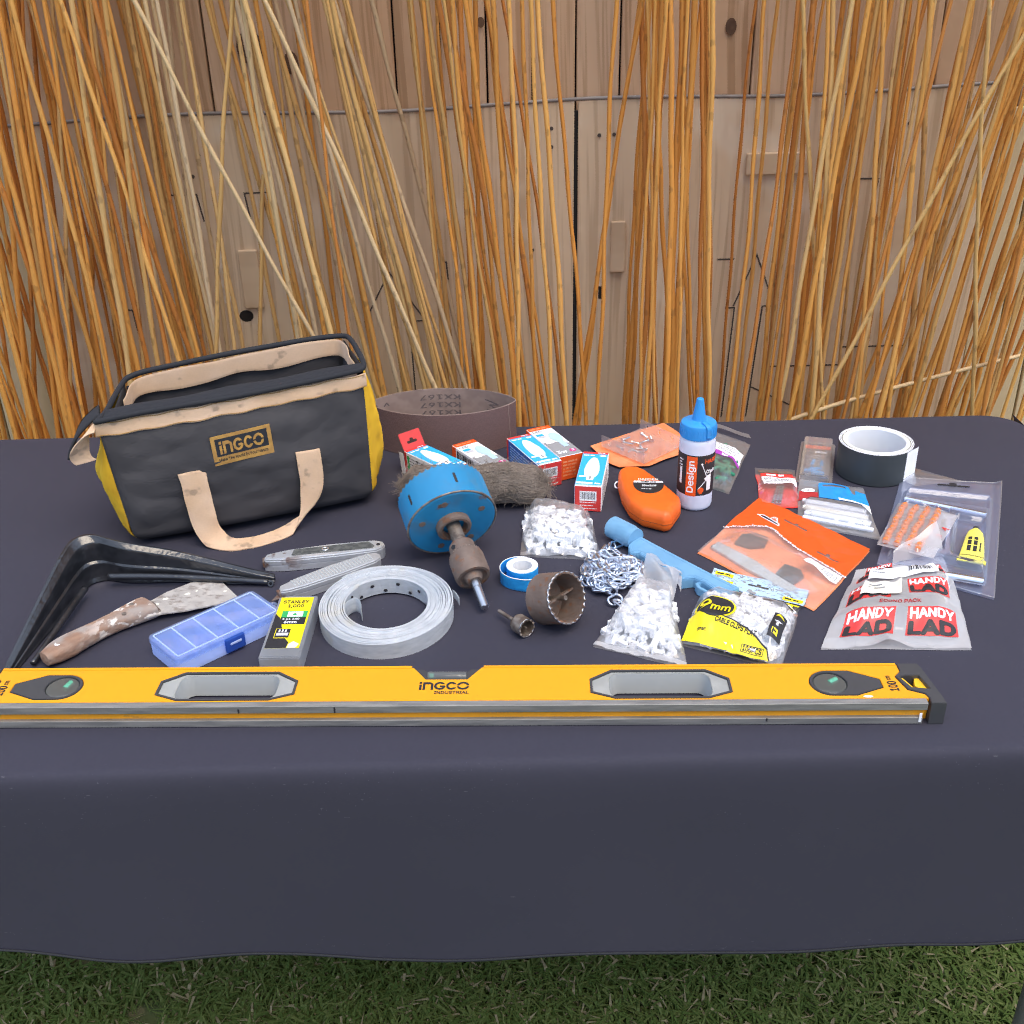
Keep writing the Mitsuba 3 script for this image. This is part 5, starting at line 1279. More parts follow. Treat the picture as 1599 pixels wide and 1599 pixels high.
# twisted bag in front of the chain
def bag_two():
    t = thing('clear_bag', 'milky bag of white cable clips with a folded neck before the chain', 'plastic bag', 'clear plastic bags')
    c = [(.0920, .9870), (.1870, .9430), (.1910, 1.066), (.1480, 1.092)]
    pk = Packet(c, lambda u, v: .0300 * bump(u, v, -.03, 1.03, .03, 1.12, .22) + .001, .1, .12, crinkle=.0020, seed=5, freq=45)
    films(t, pk, 'film_milky', 90, 90)
    n0 = [pk.top(np.array([u]), np.array([.985]))[0] for u in (.02, .98)]
    def neck(u, v):
        a = n0[0] * (1 - u)[:, None] + n0[1] * u[:, None]
        b = np.array([.1700, 1.150, Z + .020]) * (1 - u)[:, None] + np.array([.2040, 1.092, Z + .026]) * u[:, None]
        q = a * (1 - v)[:, None] + b * v[:, None]
        q[:, 2] += .010 * np.sin(np.pi * v) * (.4 + u) + .004 * np.sin(u * 9 + v * 7)
        return q
    put(t, 'neck', grid(neck, 36, 30), 'film_frost', True)
    def fold(u, v):
        a = np.array([.1690, 1.150, Z + .020]) * (1 - u)[:, None] + np.array([.2040, 1.092, Z + .026]) * u[:, None]
        b = np.array([.1860, 1.105, Z + .034]) * (1 - u)[:, None] + np.array([.1990, 1.066, Z + .019]) * u[:, None]
        q = a * (1 - v)[:, None] + b * v[:, None]
        q[:, 2] += .004 * np.sin(np.pi * v) + .0025 * np.sin(u * 11 + v * 5)
        return q
    put(t, 'folded_flap', grid(fold, 30, 20), 'film_frost', True)
    put(t, 'seal_strip', grid(lambda u, v: pk.top(u, v * .06) + [0, 0, .0005], 60, 4), 'film_frost', True)
    clips(pk, 92, 'white cable clip in the milky bag with the folded neck', 'white cable clips in the folded bag', .07, .93, .10, .95, 12, 1)
bag_two()
# printed nine millimetre bag
def bag_three():
    t = thing('printed_clip_bag', 'yellow printed bag of 9mm flat cable clips behind the level', 'plastic bag')
    c = [(.1865, .9850), (.2860, .9380), (.3520, 1.086), (.2530, 1.1420)]
    W, H = .108, .168
    def pinch(q): return q
    pk = Packet(c, lambda u, v: .0250 * (1.08 - .35 * v) * bump(u, v, -.10, 1.10, -.05, .80, .26) + .0012 + .002 * np.clip(v - .8, 0, 1), W, H, crinkle=.0013, seed=8, freq=38, wob=.0008)
    base_xy = pk.xy
    def xy(u, v):
        uu = .5 + (u - .5) * (1 - .10 * np.exp(-((v - .70) / .06) ** 2) + .03 * (v > .76))
        return base_xy(uu, v)
    pk.xy = xy
    films(t, pk, 'film_clear', 80, 100)
    clips(pk, 118, 'white flat cable clip in the yellow printed bag', 'white flat cable clips in the printed bag', .06, .94, .05, .66, 13, 1)
    def q(poly, ma, off=.0005, nm='print'): layp(t, pk, poly, ma, nm, off)
    Hd = rect(0.001, .1290, W - .001, H - .0005).difference(unary_union([rect(.043, .1470, .067, .1510, .0015), rect(.0525, .1470, .0575, .1550, .0020)]))
    q(Hd, 'pale_blue_print', .0004, 'header')
    r = random.Random(4); sc = []
    for k in range(120):
        x, y = r.uniform(.003, W - .004), r.uniform(.131, H - .003)
        if r.random() < .4: sc.append(Point(x, y).buffer(r.uniform(.0012, .0026)).difference(Point(x, y).buffer(.0009)))
        else:
            a = r.random() * 6.3; l = r.uniform(.003, .009)
            sc.append(LineString([(x, y), (x + l * math.cos(a), y + l * math.sin(a) * .5)]).buffer(.0004))
    sk = unary_union(sc).intersection(Hd.buffer(-.001))
    q(sk, 'grey_print', .0007)
    for x, y, w in [(.004, .1560, .020), (.003, .1400, .024), (.084, .1340, .021)]:
        q(rect(x, y, x + w, y + .0068, .001), 'yellow_print', .0009)
        layp(t, pk, lines_of_print(x + .002, y + .0022, x + w - .002, 1, .003, .0026, 3), 'ink', 'print', .0011)
    q(rect(.0005, .1272, W - .0005, .1294), 'ink', .0010)
    q(Polygon([(.001, .1270), (W - .001, .1270), (W - .001, .1240), (.070, .1215), (.058, .1150), (.030, .1130), (.014, .1155), (.005, .1080), (.001, .1100)]), 'yellow_print')
    q(LineString([(.070, .1212), (.058, .1145), (.030, .1125), (.014, .1148), (.005, .1073)]).buffer(.0007), 'ink', .0009)
    lay(t, pk, mv(scrawl(.0052, .050), .012, .1190, 0), 'ink', 'lettering', .0008)
    q(Polygon([(.072, .1210), (W - .004, .1230), (W - .004, .1000), (.095, .0960), (.080, .1050)]), 'ink', .0007)
    q(Polygon([(.083, .1215), (W - .005, .1215), (W - .004, .1095), (.096, .1020), (.085, .1100)]), 'yellow_print', .0010)
    lay(t, pk, mv(text('45', .0058, .009), .0905, .1135, 0), 'ink', 'lettering', .0012)
    # foot band
    q(Polygon([(.000, .004), (.040, .001), (.075, .000), (.094, .001), (.090, .010), (.070, .022), (.050, .030), (.030, .0335), (.012, .036), (.0, .037)]), 'yellow_print')
    q(LineString([(.094, .002), (.090, .0105), (.070, .0225), (.050, .0305), (.033, .0345)]).buffer(.0007), 'ink', .0009)
    layp(t, pk, Point(.0255, .0500).buffer(.0222, 32), 'yellow_print', 'print', .0008, .0025)
    layp(t, pk, Point(.0255, .0500).buffer(.0200, 32), 'ink', 'print', .0015, .0025)
    lay(t, pk, mv(text('9', .0185, .0120), .0082, .0400, 0), 'yellow_print', 'lettering', .0023, .0025)
    lay(t, pk, mv(text('mm', .0125, .0215), .0212, .0410, 0), 'yellow_print', 'lettering', .0023, .0025)
    lay(t, pk, tf(text('CABLE CLIPS FLAT', .0050, .046), frame((.030, .0255, 0), -9)), 'ink', 'lettering', .0013, .003)
    lay(t, pk, tf(text('Smart', .0030, .009), frame((.014, .0140, 0), 0)), 'ink', 'lettering', .0009)
    q(rect(.064, .0030, .087, .0105, .0008).difference(rect(.0646, .0036, .0864, .0099, .0006)), 'ink', .0009)
    lay(t, pk, mv(text('100PCS', .0048, .0195), .0658, .0044, 0), 'ink', 'lettering', .0013, .003)
    q(rect(.0865, .0220, .1010, .0660), 'ink', .0006)
    q(unary_union([Polygon([(.0885, .060), (.0920, .0645), (.0960, .0625), (.0990, .0585), (.0935, .0600)]), rect(.0900, .0260, .0965, .0330)]), 'yellow_print', .0009)
    q(Polygon([(.089, .050), (.0985, .051), (.095, .0455), (.0955, .0385), (.0925, .0385), (.0925, .0455)]), 'silver_print', .0009)
    layp(t, pk, rect(.0915, .0285, .0950, .0305), 'ink', 'print', .0012)
bag_three()
# frosted bag with repeated two-line print
def bag_four():
    t = thing('frosted_bag', 'frosted hardware bag with red HANDY LAD print and two white stickers', 'plastic bag')
    c = [(.3370, .9720), (.4960, .9620), (.5370, 1.1560), (.4230, 1.1330)]
    W, H = .150, .180
    pk = Packet(c, lambda u, v: .0200 * bump(u, v, -.08, 1.08, .0, .98, .30) + .0015 + .010 * np.exp(-((u - .47) / .12) ** 2) * np.clip(1 - v / .12, 0, 1), W, H, crinkle=.0020, seed=11, freq=28, wob=.0016)
    films(t, pk, 'film_frost', 80, 90)
    # dark hardware lying inside
    for i, (u, v, a) in enumerate([(.3, .45, 20), (.55, .40, -30), (.7, .55, 60), (.45, .62, 5), (.68, .30, 85), (.30, .28, -50)]):
        p = pk.inside(u, v, .35)
        whole('metal_fitting', 'grey metal fitting dimly seen inside the frosted bag', 'fitting', tf(rbox(.034, .016, .004, .001), frame(p, a, 12 * (-1) ** i)), 'rust_grey', 30, 'metal fittings in the frosted bag')
    def block(x, y, s=1.0):
        w, h = .0555 * s, .0345 * s
        layp(t, pk, rect(x, y, x + w, y + h), 'red', 'print', .0004)
        lay(t, pk, heavy(mv(text('HANDY', .0105 * s, w * .90), x + w * .05, y + h * .60, 0), .0003), 'paper', 'lettering', .0008)
        lay(t, pk, heavy(mv(text('LAD', .0140 * s, w * .90), x + w * .05, y + h * .06, 0), .0010), 'ink', 'lettering', .0008)
    block(.015, .016); block(.083, .016); block(.010, .073, .93); block(.084, .077, .93); block(.013, .118, .93); block(.086, .125, .93)
    lay(t, pk, mv(text('ECONO PACK', .0062, .048), .050, .0590, 0), 'red_dull', 'lettering', .0005)
    block(.018, .152, .80)
    # stickers with curled edges
    def sticker(x0, y0, w, h, ma, sag, curl, seed, an=0):
        A = frame((0, 0, 0), an)
        def S(u, v):
            xy = np.stack([u * w, v * h, 0 * u], 1) @ A[:3, :3].T + [x0, y0, 0]
            q = pk.top(np.clip(xy[:, 0] / W, 0, 1), np.clip(xy[:, 1] / H, 0, 1))
            q[:, 2] += .0016 + curl * (np.abs(u - .5) * 2) ** 2 - sag * np.exp(-((u - .45) / .16) ** 2) + .003 * np.exp(-((u - .45) / .2) ** 2) + .0012 * np.sin(u * 11 + v * 2)
            return q
        k = put(t, 'sticker', shell(S, 40, 12, .0003), ma, True)
        def on(m):
            v, f = trimesh.remesh.subdivide_to_size(m.vertices, m.faces, .15, max_iter=10)
            p = S(v[:, 0], v[:, 1]); p[:, 2] += .0005
            return trimesh.Trimesh(p, f, process=False)
        return k, on
    k, on = sticker(.030, .108, .094, .030, 'paper', .002, .004, 1, 4)
    put(k, 'print', on(prism(lines_of_print(.05, .55, .28, 2, .2, .06, 3), .0001)), 'grey_print', 30)
    put(k, 'barcode', on(prism(barcode(.58, .25, .93, .75, 6), .0001)), 'ink', 30)
    k, on = sticker(.026, .076, .048, .028, 'paper_cream', .001, .004, 2, -2)
    put(k, 'print', on(prism(lines_of_print(.15, .7, .7, 2, .25, .09, 6), .0001)), 'grey_print', 30)
    # folded upper right corner
    def flap(u, v):
        a = pk.top(np.clip(.42 + .60 * u, 0, 1), np.full_like(u, .99))
        b = np.array([.530, 1.178, Z + .040]) * u[:, None] + np.array([.470, 1.148, Z + .018]) * (1 - u)[:, None]
        q = a * (1 - v)[:, None] + b * v[:, None]
        q[:, 2] += .004 * np.sin(np.pi * v) + .002 * np.sin(9 * u)
        return q
    put(t, 'folded_corner', grid(flap, 30, 16), 'film_frost', True)
bag_four()

# orange packet
def orange_packet():
    t = thing('orange_packet', 'orange flat packet with a clear window and hanging slots', 'packet')
    c = [(.2375, 1.1830), (.3480, 1.0450), (.4535, 1.1760), (.3450, 1.3220)]
    W, H = .178, .170
    pk = Packet(c, lambda u, v: .0105 * bump(u, v, .03, .97, .02, .56, .18) + .0016 + .003 * np.exp(-((v - .75) / .3) ** 2) * np.sin(np.pi * u), W, H, crinkle=.0014, seed=14, freq=26, wob=.0012)
    put(t, 'back_sheet', grid(lambda u, v: pk.bottom(u, v), 20, 20), 'orange_soft', True)
    films(t, pk, 'film_milky', 80, 80, False)
    slots = unary_union([rect(.058, .1405, .094, .1440, .0012), rect(.074, .1405, .079, .1480, .0015), rect(.126, .1080, .160, .1110, .0012).buffer(0), rect(.139, .1080, .145, .1150, .0015)])
    wave = [(W, .088), (.165, .090), (.135, .092), (.105, .095), (.080, .102), (.060, .110), (.045, .110), (.030, .100), (.014, .086), (0, .074)]
    hd = Polygon([(0, H - .0006), (W, H - .0006)] + wave).buffer(0).difference(slots)
    layp(t, pk, hd, 'orange_card', 'header', .0005, .006)
    chain = []
    for i, (x, y) in enumerate(np.array(LineString(wave[::-1]).interpolate(np.linspace(0, 1, 44), True).tolist() if False else [LineString(wave[::-1]).interpolate(s, True).coords[0] for s in np.linspace(0, 1, 44)])):
        chain.append(rect(x - .0024, y - .0016, x + .0024, y + .0016, .0008).difference(rect(x - .0012, y - .0007, x + .0012, y + .0007)) if i % 2 else rect(x - .0022, y - .0006, x + .0022, y + .0006))
    layp(t, pk, unary_union(chain), 'paper', 'print', .0009, .006)
    em = unary_union([LineString([(.022, .1280), (.030, .1330), (.058, .1260), (.060, .1215), (.022, .1280)]).buffer(.0008), LineString([(.041, .1305), (.044, .1375), (.050, .1365), (.054, .1275)]).buffer(.0008), LineString([(.044, .1340), (.052, .1335)]).buffer(.0005)])
    layp(t, pk, em, 'paper', 'emblem', .0009, .006)
    layp(t, pk, Polygon([(.026, .1285), (.031, .1315), (.056, .1255), (.057, .1235)]), 'ink', 'emblem', .0008, .006)
    layp(t, pk, rect(.128, .066, .176, .086), 'paper', 'label', .0008)
    layp(t, pk, unary_union([barcode(.150, .070, .172, .081, 3), lines_of_print(.131, .080, .147, 3, .005, .0014, 2)]), 'grey_print', 'print', .0011)
    for nm, poly, ma, lab in [('saw_plate', Polygon([(.008, .020), (.075, .012), (.140, .008), (.142, .022), (.075, .034), (.012, .036)]), 'pale_plastic', 'pale grey blade lying inside the orange packet window'),
                              ('tool_part', Polygon([(.030, .050), (.052, .056), (.066, .072), (.060, .092), (.040, .090), (.028, .074)]), 'dark_plastic', 'dark rounded part inside the orange packet near its emblem'),
                              ('tool_part', Polygon([(.108, .030), (.134, .026), (.138, .050), (.128, .060), (.106, .056)]), 'dark_plastic', 'dark square part inside the orange packet near its white label')]:
        v = prism(poly.buffer(-.002).buffer(.002), .0030)
        vv, ff = trimesh.remesh.subdivide_to_size(v.vertices, v.faces, .006, max_iter=10)
        p = pk.bottom(vv[:, 0] / W, vv[:, 1] / H); p[:, 2] += .0008 + vv[:, 2]
        whole(nm, lab, 'saw plate' if nm == 'saw_plate' else 'tool part', trimesh.Trimesh(p, ff, process=False), ma, 30)
orange_packet()

# small red packet of drill bits
def red_packet():
    t = thing('red_packet', 'small red packet of drill bits with a white label', 'packet')
    c = [(.3430, 1.2980), (.3960, 1.2970), (.4150, 1.4080), (.3600, 1.4190)]
    W, H = .054, .112
    pk = Packet(c, lambda u, v: .0085 * bump(u, v, -.05, 1.05, 0, .75, .25) + .0012, W, H, crinkle=.0010, seed=17, freq=50)
    put(t, 'back_sheet', grid(lambda u, v: pk.bottom(u, v * .84), 12, 16), 'red', True)
    films(t, pk, 'film_clear', 50, 60, False)
    layp(t, pk, rect(.006, .084, .050, .096), 'red', 'header', .0004)
    lay(t, pk, mv(scrawl(.0050, .026), .014, .0875, 0), 'paper', 'lettering', .0007)
    layp(t, pk, rect(.007, .050, .053, .0838), 'paper', 'label', .0006)
    layp(t, pk, lines_of_print(.010, .078, .050, 6, .0050, .0016, 4), 'grey_print', 'print', .0009)
    layp(t, pk, rect(.004, .0975, .050, .1045, .001), 'rust', 'header', .0004)
    for i, (u0, u1) in enumerate([(.30, .48), (.40, .56), (.48, .62)]):
        a, b = pk.inside(u0, .06, .55), pk.inside(u1, .44, .6)
        n = 40; s = np.linspace(0, 1, n)
        m = tube(a + (b - a) * s[:, None] + np.array([0, 0, .0012]), .0017 + .00025 * np.sin(s * 70), 8)
        whole('drill_bit', 'thin steel drill bit inside the small red packet', 'drill bit', m, 'steel', True, 'drill bits in the red packet')
red_packet()

# rigid blister with blue inserts
def blister():
    t = thing('blister_pack', 'small clear blister pack with orange strip and blue inserts', 'blister pack')
    F = frame((.4520, 1.4330, Z + .0008), -17.5)
    W, H = .0500, .142
    def p(nm, m, ma, sm=30): return put(t, nm, tf(m, F), ma, sm)
    o = rect(-W / 2, -H / 2, W / 2, H / 2, .007)
    slot = rect(-.009, H / 2 - .012, .009, H / 2 - .008, .0015)
    p('card', prism(rect(-W / 2 + .004, -H / 2 + .006, W / 2 - .004, H / 2 - .006, .003).difference(slot), .0005, .0010), 'rust_grey')
    p('print', prism(rect(-W / 2 + .0075, H / 2 - .026, W / 2 - .006, H / 2 - .0135), .0002, .0016), 'orange_card')
    p('lettering', mv(scrawl(.0060, .021), -.003, H / 2 - .040, .0016), 'paper')
    p('flange', prism(o.difference(o.buffer(-.0045)), .0016, .0), 'acrylic')
    dome = o.buffer(-.0045)
    p('bubble', from_m3(to_m3(cprism(dome, .0120, .003, .0012)) - to_m3(prism(dome.buffer(-.0008), .0100, .0010))), 'acrylic')
    k = p('inner_tray', from_m3(to_m3(cprism(rect(-.0135, -.052, .0145, .018, .004), .0072, .0016, .002))), 'film_milky') if False else p('inner_tray', grid(lambda u, v: np.stack([-.0135 + .028 * u, -.054 + .074 * v, .0030 + .0055 * bump(u, v, -.1, 1.1, -.05, 1.05, .3)], 1), 20, 20), 'film_milky', True)
    for i, (x, y, a) in enumerate([(-.006, -.043, 8), (.004, -.048, 3), (.001, -.036, 8), (-.004, -.016, 80), (.008, -.018, 88)]):
        whole('wall_plug', 'short bright blue plug inside the small blister pack', 'wall plug', tf(tube([(-.009, 0, 0), (-.006, 0, 0), (.006, 0, 0), (.009, 0, 0)], [.0022, .0030, .0030, .0022], 10), F @ frame((x, y, .0068), a)), 'plug_blue', 30, 'blue plugs in the blister pack')
blister()

# bag with the blue header card and pale rods
def rod_bag():
    t = thing('rod_bag', 'clear bag with torn blue header card holding pale rods', 'plastic bag')
    c = [(.3790, 1.2480), (.4740, 1.2040), (.4930, 1.3440), (.4130, 1.3770)]
    W, H = .102, .142
    pk = Packet(c, lambda u, v: .0125 * bump(u, v, -.03, 1.03, .04, .62, .2) + .004 * bump(u, v, -.1, 1.1, .4, 1.1, .3) + .0012, W, H, crinkle=.0012, seed=21, freq=44)
    films(t, pk, 'film_milky', 70, 80)
    hd = Polygon([(.029, .070), (.031, .133), (.035, .1375), (.072, .1375), (.078, .131), (.079, .112), (.084, .108), (.087, .1255), (.101, .118), (.101, .068)]).difference(rect(.037, .1215, .072, .1300, .002))
    layp(t, pk, hd, 'blue_card', 'header_card', .0010, .006)
    layp(t, pk, Polygon([(.000, .070), (.028, .068), (.028, .097), (.002, .100)]), 'red_dull', 'print', .0006, .006)
    layp(t, pk, affinity.scale(Point(.014, .101).buffer(.0045), 2.2, 1).difference(Point(.014, .101).buffer(.0015)), 'paper', 'print', .0012)
    layp(t, pk, Polygon([(.060, .071), (.101, .060), (.101, .083), (.058, .091)]), 'paper', 'label', .0014)
    layp(t, pk, barcode(.070, .074, .090, .084, 5), 'ink', 'barcode', .0018)
    for i in range(7):
        a, b = pk.inside(.06 + .02 * (i % 3), .12 + .062 * i, .55), pk.inside(.93 - .03 * (i % 2), .10 + .062 * i, .55)
        a[2] = b[2] = Z + .0058 + .0022 * (i % 2)
        whole('pale_rod', 'pale straight rod inside the bag with the blue header', 'rod', tube([a, a + (b - a) * .02, b - (b - a) * .02, b], [.0028, .0034, .0034, .0028], 10), 'dowel' if i != 3 else 'paper_cream', 30, 'pale rods in the blue header bag')
rod_bag()

# green bag behind the bottle
def green_bag():
    t = thing('green_bag', 'clear bag of green plugs with a white label behind the bottle', 'plastic bag')
    c = [(.2800, 1.3700), (.3070, 1.3400), (.3720, 1.5000), (.3120, 1.5620)]
    W, H = .07, .17
    pk = Packet(c, lambda u, v: .0150 * bump(u, v, -.02, 1.02, -.02, .85, .25) + .0012, W, H, crinkle=.0012, seed=23, freq=44)
    films(t, pk, 'film_clear', 50, 70)
    put(t, 'zip_strip', grid(lambda u, v: np.stack([.312 + .064 * u, 1.562 - .042 * u + .016 * v, Z + .006 + .003 * np.sin(5 * u)], 1), 24, 4), 'film_milky', True)
    layp(t, pk, rect(.020, .082, .068, .122), 'paper', 'label', .0006)
    layp(t, pk, lines_of_print(.024, .115, .064, 6, .0056, .0018, 9), 'grey_print', 'print', .0009)
    layp(t, pk, Polygon([(.020, .070), (.068, .076), (.068, .083), (.020, .082)]), 'purple_print', 'print', .0006)
    lay(t, pk, mv(scrawl(.0050, .018), .034, .0740, 0), 'paper', 'lettering', .0009)
    r = np.random.default_rng(6)
    for k in range(26):
        u, v = r.uniform(.15, .85), r.uniform(.05, .80)
        p = pk.inside(u, v, .55); d = np.array([math.cos(k * 2.4), math.sin(k * 2.4), .1]) * .009
        whole('wall_plug', 'green plastic wall plug in the bag behind the bottle', 'wall plug', tube([p - d, p - d * .7, p + d * .6, p + d], [.0018, .0029, .0029, .0020], 8), 'plug_green', 30, 'green wall plugs in the bag')
green_bag()

# orange card with the clear brackets and screws
def card_and_brackets():
    card = Polygon([(.130, 1.505), (.252, 1.586), (.274, 1.536), (.262, 1.470), (.210, 1.432), (.166, 1.430), (.153, 1.443)])
    def S(v): return np.column_stack([v[:, :2], Z + .0016 + v[:, 2] + .004 * meshkit.fbm(np.column_stack([v[:, :2] * 30, v[:, 0] * 0]), 2)])
    m = prism(card, .0006); v, f = trimesh.remesh.subdivide_to_size(m.vertices, m.faces, .008, max_iter=10)
    whole('orange_card', 'crumpled orange card under the clear plastic bracket', 'card', trimesh.Trimesh(S(v), f, process=False), 'orange_soft', 30)
    t = thing('clear_bracket', 'clear plastic tray with drilled side walls holding screws', 'plastic bracket')
    P4 = [np.array(q) for q in [(.147, 1.495), (.202, 1.431), (.262, 1.486), (.212, 1.556)]]
    z0 = Z + .0070
    put(t, 'floor', prism(Polygon(P4), .0016, z0), 'acrylic', False)
    def wall(a, b, h, n):
        d = b - a; L = np.linalg.norm(d); d /= L
        A = axes((a[0], a[1], z0 + .0018), (d[0], d[1], 0), (0, 0, 1), (d[1], -d[0], 0))
        poly = rect(0, 0, L, h, .0008)
        for i in range(n): poly = poly.difference(Point(L * (i + .6) / (n + .2), h * .5).buffer(.0028))
        k = put(t, 'side_wall', tf(prism(poly, .0014), A), 'acrylic', False)
        for i in range(n):
            put(k, 'hole_rim', tf(tube([(L * (i + .6) / (n + .2) + .003 * math.cos(q), h * .5 + .003 * math.sin(q), .0010) for q in np.linspace(0, 6.283, 17)[:-1]], .0005, 5, True), A), 'film_milky', True)
    wall(P4[0], P4[1], .0170, 3); wall(P4[3], P4[2], .0150, 3)
    r = np.random.default_rng(8)
    for k in range(11):
        p = np.array([.200 + r.normal(0, .016), 1.498 + r.normal(0, .014), z0 + .0050]); a = r.uniform(0, 360)
        A = frame(p, a)
        sc = cat(tf(tube([(x, 0, 0) for x in np.linspace(-.008, .008, 40)], .0014 + .0003 * np.sin(np.linspace(0, 60, 40)), 8), np.eye(4)), tf(lathe([(0, 0), (.0030, 0), (.0032, .0008), (.0014, .0030), (0, .0030)], 14), axes((-.0085, 0, 0), (0, 1, 0), (0, 0, 1), (1, 0, 0))))
        whole('screw', 'loose bright screw lying in the clear plastic tray', 'screw', tf(sc, A), 'screw', 30, 'screws in the clear tray')
card_and_brackets()

# tyre repair blister
def tyre_kit():
    t = thing('blister_tray', 'large clear blister tray of tools at the right of the table', 'blister tray')
    c = [(.4500, 1.1430), (.5590, 1.0590), (.6860, 1.3460), (.5560, 1.3740)]
    W, H = .138, .275
    wells = [(.02, .98, .68, .82), (.02, .98, .06, .18), (.40, .55, .22, .66), (.60, .95, .20, .60), (.03, .38, .24, .66)]
    def h(u, v):
        q = .0022 + .0100 * bump(u, v, .07, .93, .05, .86, .05)
        for a, b, c_, d in wells: q = q - .0070 * bump(u, v, a * .86 + .07, b * .86 + .07, c_, d, .035)
        return q + .004 * np.exp(-((1 - u) / .05) ** 2) * v
    pk = Packet(c, h, W, H, crinkle=.0004, seed=27, freq=30, wob=.0008)
    films(t, pk, 'pvc', 90, 130)
    layp(t, pk, unary_union([rect(.052, .2560, .096, .2605, .002), rect(.068, .2560, .078, .2665, .002)]), 'ink', 'hang_slot', .0006)
    put(t, 'rim', tube([pk.top(np.array([a]), np.array([b]))[0] + [0, 0, .0006] for a, b in [(s, 0) for s in np.linspace(0, 1, 20)] + [(1, s) for s in np.linspace(.05, 1, 24)] + [(1 - s, 1) for s in np.linspace(.05, 1, 20)]], .0007, 6), 'acrylic', True)
    def flap(u, v):
        a = np.array([.553, 1.365, Z + .006]); b = np.array([.578, 1.408, Z + .004]); d = np.array([.632, 1.352, Z + .007]); e = np.array([.560, 1.330, Z + .012])
        q = (a * (1 - u)[:, None] + e * u[:, None]) * (1 - v)[:, None] + (b * (1 - u)[:, None] + d * u[:, None]) * v[:, None]
        q[:, 2] += .004 * np.sin(np.pi * u) * np.sin(np.pi * v)
        return q
    put(t, 'lifted_corner', grid(flap, 20, 20), 'acrylic', True)
    def rod(a, b, r, lab):
        a, b = np.array(a), np.array(b)
        whole('metal_rod', lab, 'metal rod', tube([a, a + (b - a) * .01, b - (b - a) * .01, b], [r * .8, r, r, r * .8], 16), 'chrome', 30)
    rod((.5330, 1.2960, Z + .0105), (.6230, 1.2440, Z + .0105), .0042, 'bright rod lying across the upper part of the blister tray')
    rod((.4930, 1.1100, Z + .0105), (.5560, 1.0840, Z + .0105), .0048, 'bright rod along the front edge of the blister tray')
    # spanner
    a, b = np.array([.5715, 1.238]), np.array([.5370, 1.150]); d = b - a; L = np.linalg.norm(d); an = math.degrees(math.atan2(d[1], d[0]))
    jaw = lambda x, s: Point(x, 0).buffer(.0070, 16).difference(rect(min(x, x + s * .02), -.0030, max(x, x + s * .02), .0030))
    sp = unary_union([rect(.005, -.0026, L - .005, .0026), jaw(0, -1), jaw(L, 1)])
    whole('spanner', 'small open ended steel spanner in the middle of the blister tray', 'spanner', tf(cprism(sp, .0034, .0006), frame((a[0], a[1], Z + .0092), an)), 'chrome', 30)
    # yellow tube of glue
    g = thing('glue_tube', 'small yellow tube of rubber glue in the blister tray', 'glue tube')
    a, b = np.array([.5570, 1.1260]), np.array([.5920, 1.2010]); d = b - a; L = np.linalg.norm(d); an = math.degrees(math.atan2(d[1], d[0]))
    G = frame((a[0], a[1], Z + .0120), an)
    def S(u, v):
        th = u * 2 * np.pi; x = L * v
        w = np.interp(v, [0, .12, .13, .75, .93, 1], [.0160, .0155, .0145, .0110, .0090, .0050]); hh = np.interp(v, [0, .12, .13, .7, 1], [.0010, .0012, .0016, .0062, .0050])
        return np.stack([x, w * np.cos(th), hh * np.sin(th)], 1)
    m = grid(S, 36, 30); m.invert()
    put(g, 'body', tf(m, G), 'tube_yellow', True); put(g, 'nozzle', tf(tf(cyl(.0040, .008, 14), axes((L, 0, 0), (0, 1, 0), (0, 0, 1), (1, 0, 0))), G), 'dark_plastic', 30)
    put(g, 'crimp', tf(rbox(.0075, .0330, .0024, .0006, c=(.0030, 0, -.0008)), G), 'tube_yellow', 30)
    def up(m_, off=.0005):
        v, f = trimesh.remesh.subdivide_to_size(m_.vertices, m_.faces, .004, max_iter=8)
        hh = np.interp(v[:, 0] / L, [0, .12, .13, .7, 1], [.0010, .0012, .0016, .0062, .0050]); w = np.interp(v[:, 0] / L, [0, .12, .13, .75, .93, 1], [.0160, .0155, .0145, .0110, .0090, .0050])
        z = hh * np.sqrt(np.clip(1 - (v[:, 1] / w) ** 2, 0, 1))
        return tf(trimesh.Trimesh(np.column_stack([v[:, :2], z + off + v[:, 2]]), f, process=False), G)
    put(g, 'lettering', up(mv(scrawl(.0042, .034), .024, .0030, 0)), 'ink', 30)
    put(g, 'lettering', up(mv(scrawl(.0042, .034), .024, -.0040, 0)), 'ink', 30)
    put(g, 'print', up(prism(unary_union([lines_of_print(.026, -.0085, .056, 1, .003, .0016, 2), rect(.0135, -.013, .0142, .013)]), .0001)), 'ink', 30)
    # cellophane sleeve of orange strips
    s = thing('strip_sleeve', 'cellophane sleeve of four orange rubber repair strips', 'repair strips')
    cc = [(.4570, 1.1690), (.5140, 1.1330), (.5830, 1.2380), (.5180, 1.2740)]
    ps = Packet(cc, lambda u, v: .0075 * bump(u, v, -.05, .85, -.06, 1.06, .15) + .001, .068, .122, z0=Z + .0150, crinkle=.0007, seed=31, freq=50, wob=.0007)
    put(s, 'film', grid(ps.top, 40, 50), 'film_milky', True); put(s, 'back_film', grid(lambda u, v: ps.bottom(u, v), 8, 8), 'film_frost', True)
    for i in range(4):
        u = .12 + .19 * i
        n = 30; q = np.array([ps.inside(u + .010 * math.sin(k * .7 + i), .04 + .92 * k / (n - 1), .55) for k in range(n)])
        put(s, 'rubber_strip', tube(q, .0040 + .0006 * np.sin(np.arange(n) * 2.1 + i), 10), 'strip_orange', True)
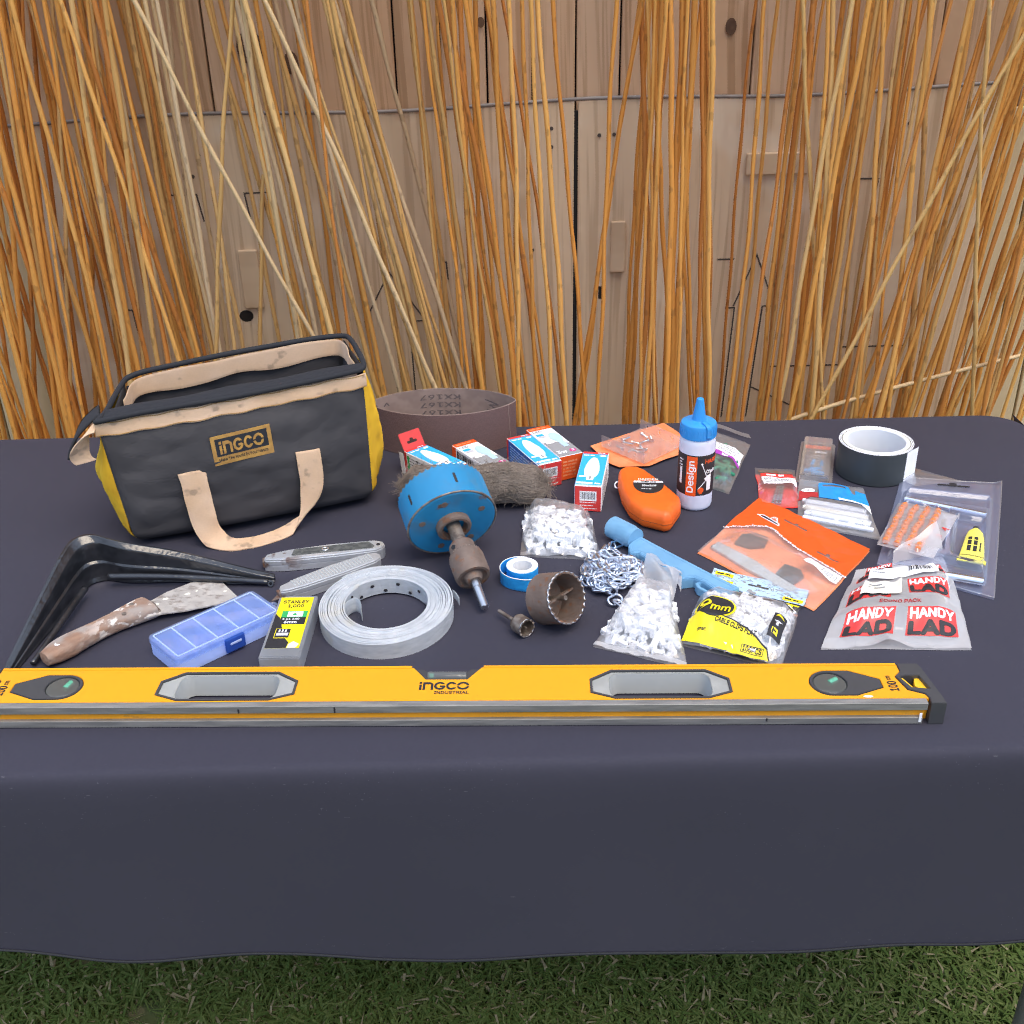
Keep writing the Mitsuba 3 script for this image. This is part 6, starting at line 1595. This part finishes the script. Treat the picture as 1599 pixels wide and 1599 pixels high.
    lay(s, ps, tf(text('A', .008), frame((.064, .070, 0), 60)), 'red', 'print', .0004); lay(s, ps, tf(text('F', .008), frame((.064, .050, 0), 60)), 'red', 'print', .0004)
tyre_kit()

# ------------------------------------------------------------------ chain
def make_chain():
    t = thing('chain', 'heap of bright steel chain between the clip bags', 'chain')
    r = np.random.default_rng(21)
    reg = Polygon([(.086, 1.118), (.088, 1.140), (.102, 1.176), (.135, 1.186), (.151, 1.170), (.170, 1.140), (.163, 1.112), (.143, 1.086), (.124, 1.074), (.102, 1.088)])
    a = np.linspace(0, 2 * np.pi, 20, endpoint=False)
    lx, ly = .0098, .0056
    pts = np.stack([np.sign(np.cos(a)) * np.minimum(np.abs(np.cos(a)) * 1.0, 1) * ly + np.sign(np.cos(a)) * (lx - ly), np.sin(a) * ly, 0 * a], 1)
    link = tube(pts, .00165, 8, True)
    lp = mikit.ply(link, 'mat_chrome', True)
    cx, cy = .128, 1.132
    n, p, th = 0, np.array([.098, 1.118]), 1.2
    k = 0
    while n < 84:
        th += r.normal(0, .62)
        for _ in range(30):
            q = p + .0150 * np.array([math.cos(th), math.sin(th)])
            if reg.buffer(-.004).contains(Point(q)): break
            th += r.normal(0, .9)
        else:
            q = np.array([cx, cy])
        mid = (p + q) / 2
        e = reg.exterior.distance(Point(mid))
        z = Z + .0046 + min(.017, e * .75) * (n / 84) ** .8 + r.uniform(0, .003)
        A = frame((mid[0], mid[1], z), math.degrees(math.atan2(*(q - p)[::-1])), 0, r.normal(0, 14)) @ trimesh.transformations.rotation_matrix(math.radians((20 if n % 2 else 75) + r.normal(0, 22)), [1, 0, 0])
        key = numbered(t + '__link')
        scene[key] = {**lp, 'to_world': T(A.tolist())}
        p = q; n += 1
    for x, y, a_, b_ in [(.1245, 1.0745, 40, 30), (.1300, 1.0660, 120, 20), (.1335, 1.1950, 70, 60), (.1385, 1.2030, 30, 10)]:
        key = numbered(t + '__link')
        scene[key] = {**lp, 'to_world': T((frame((x, y, Z + .0050), a_) @ trimesh.transformations.rotation_matrix(math.radians(b_), [1, 0, 0])).tolist())}
make_chain()
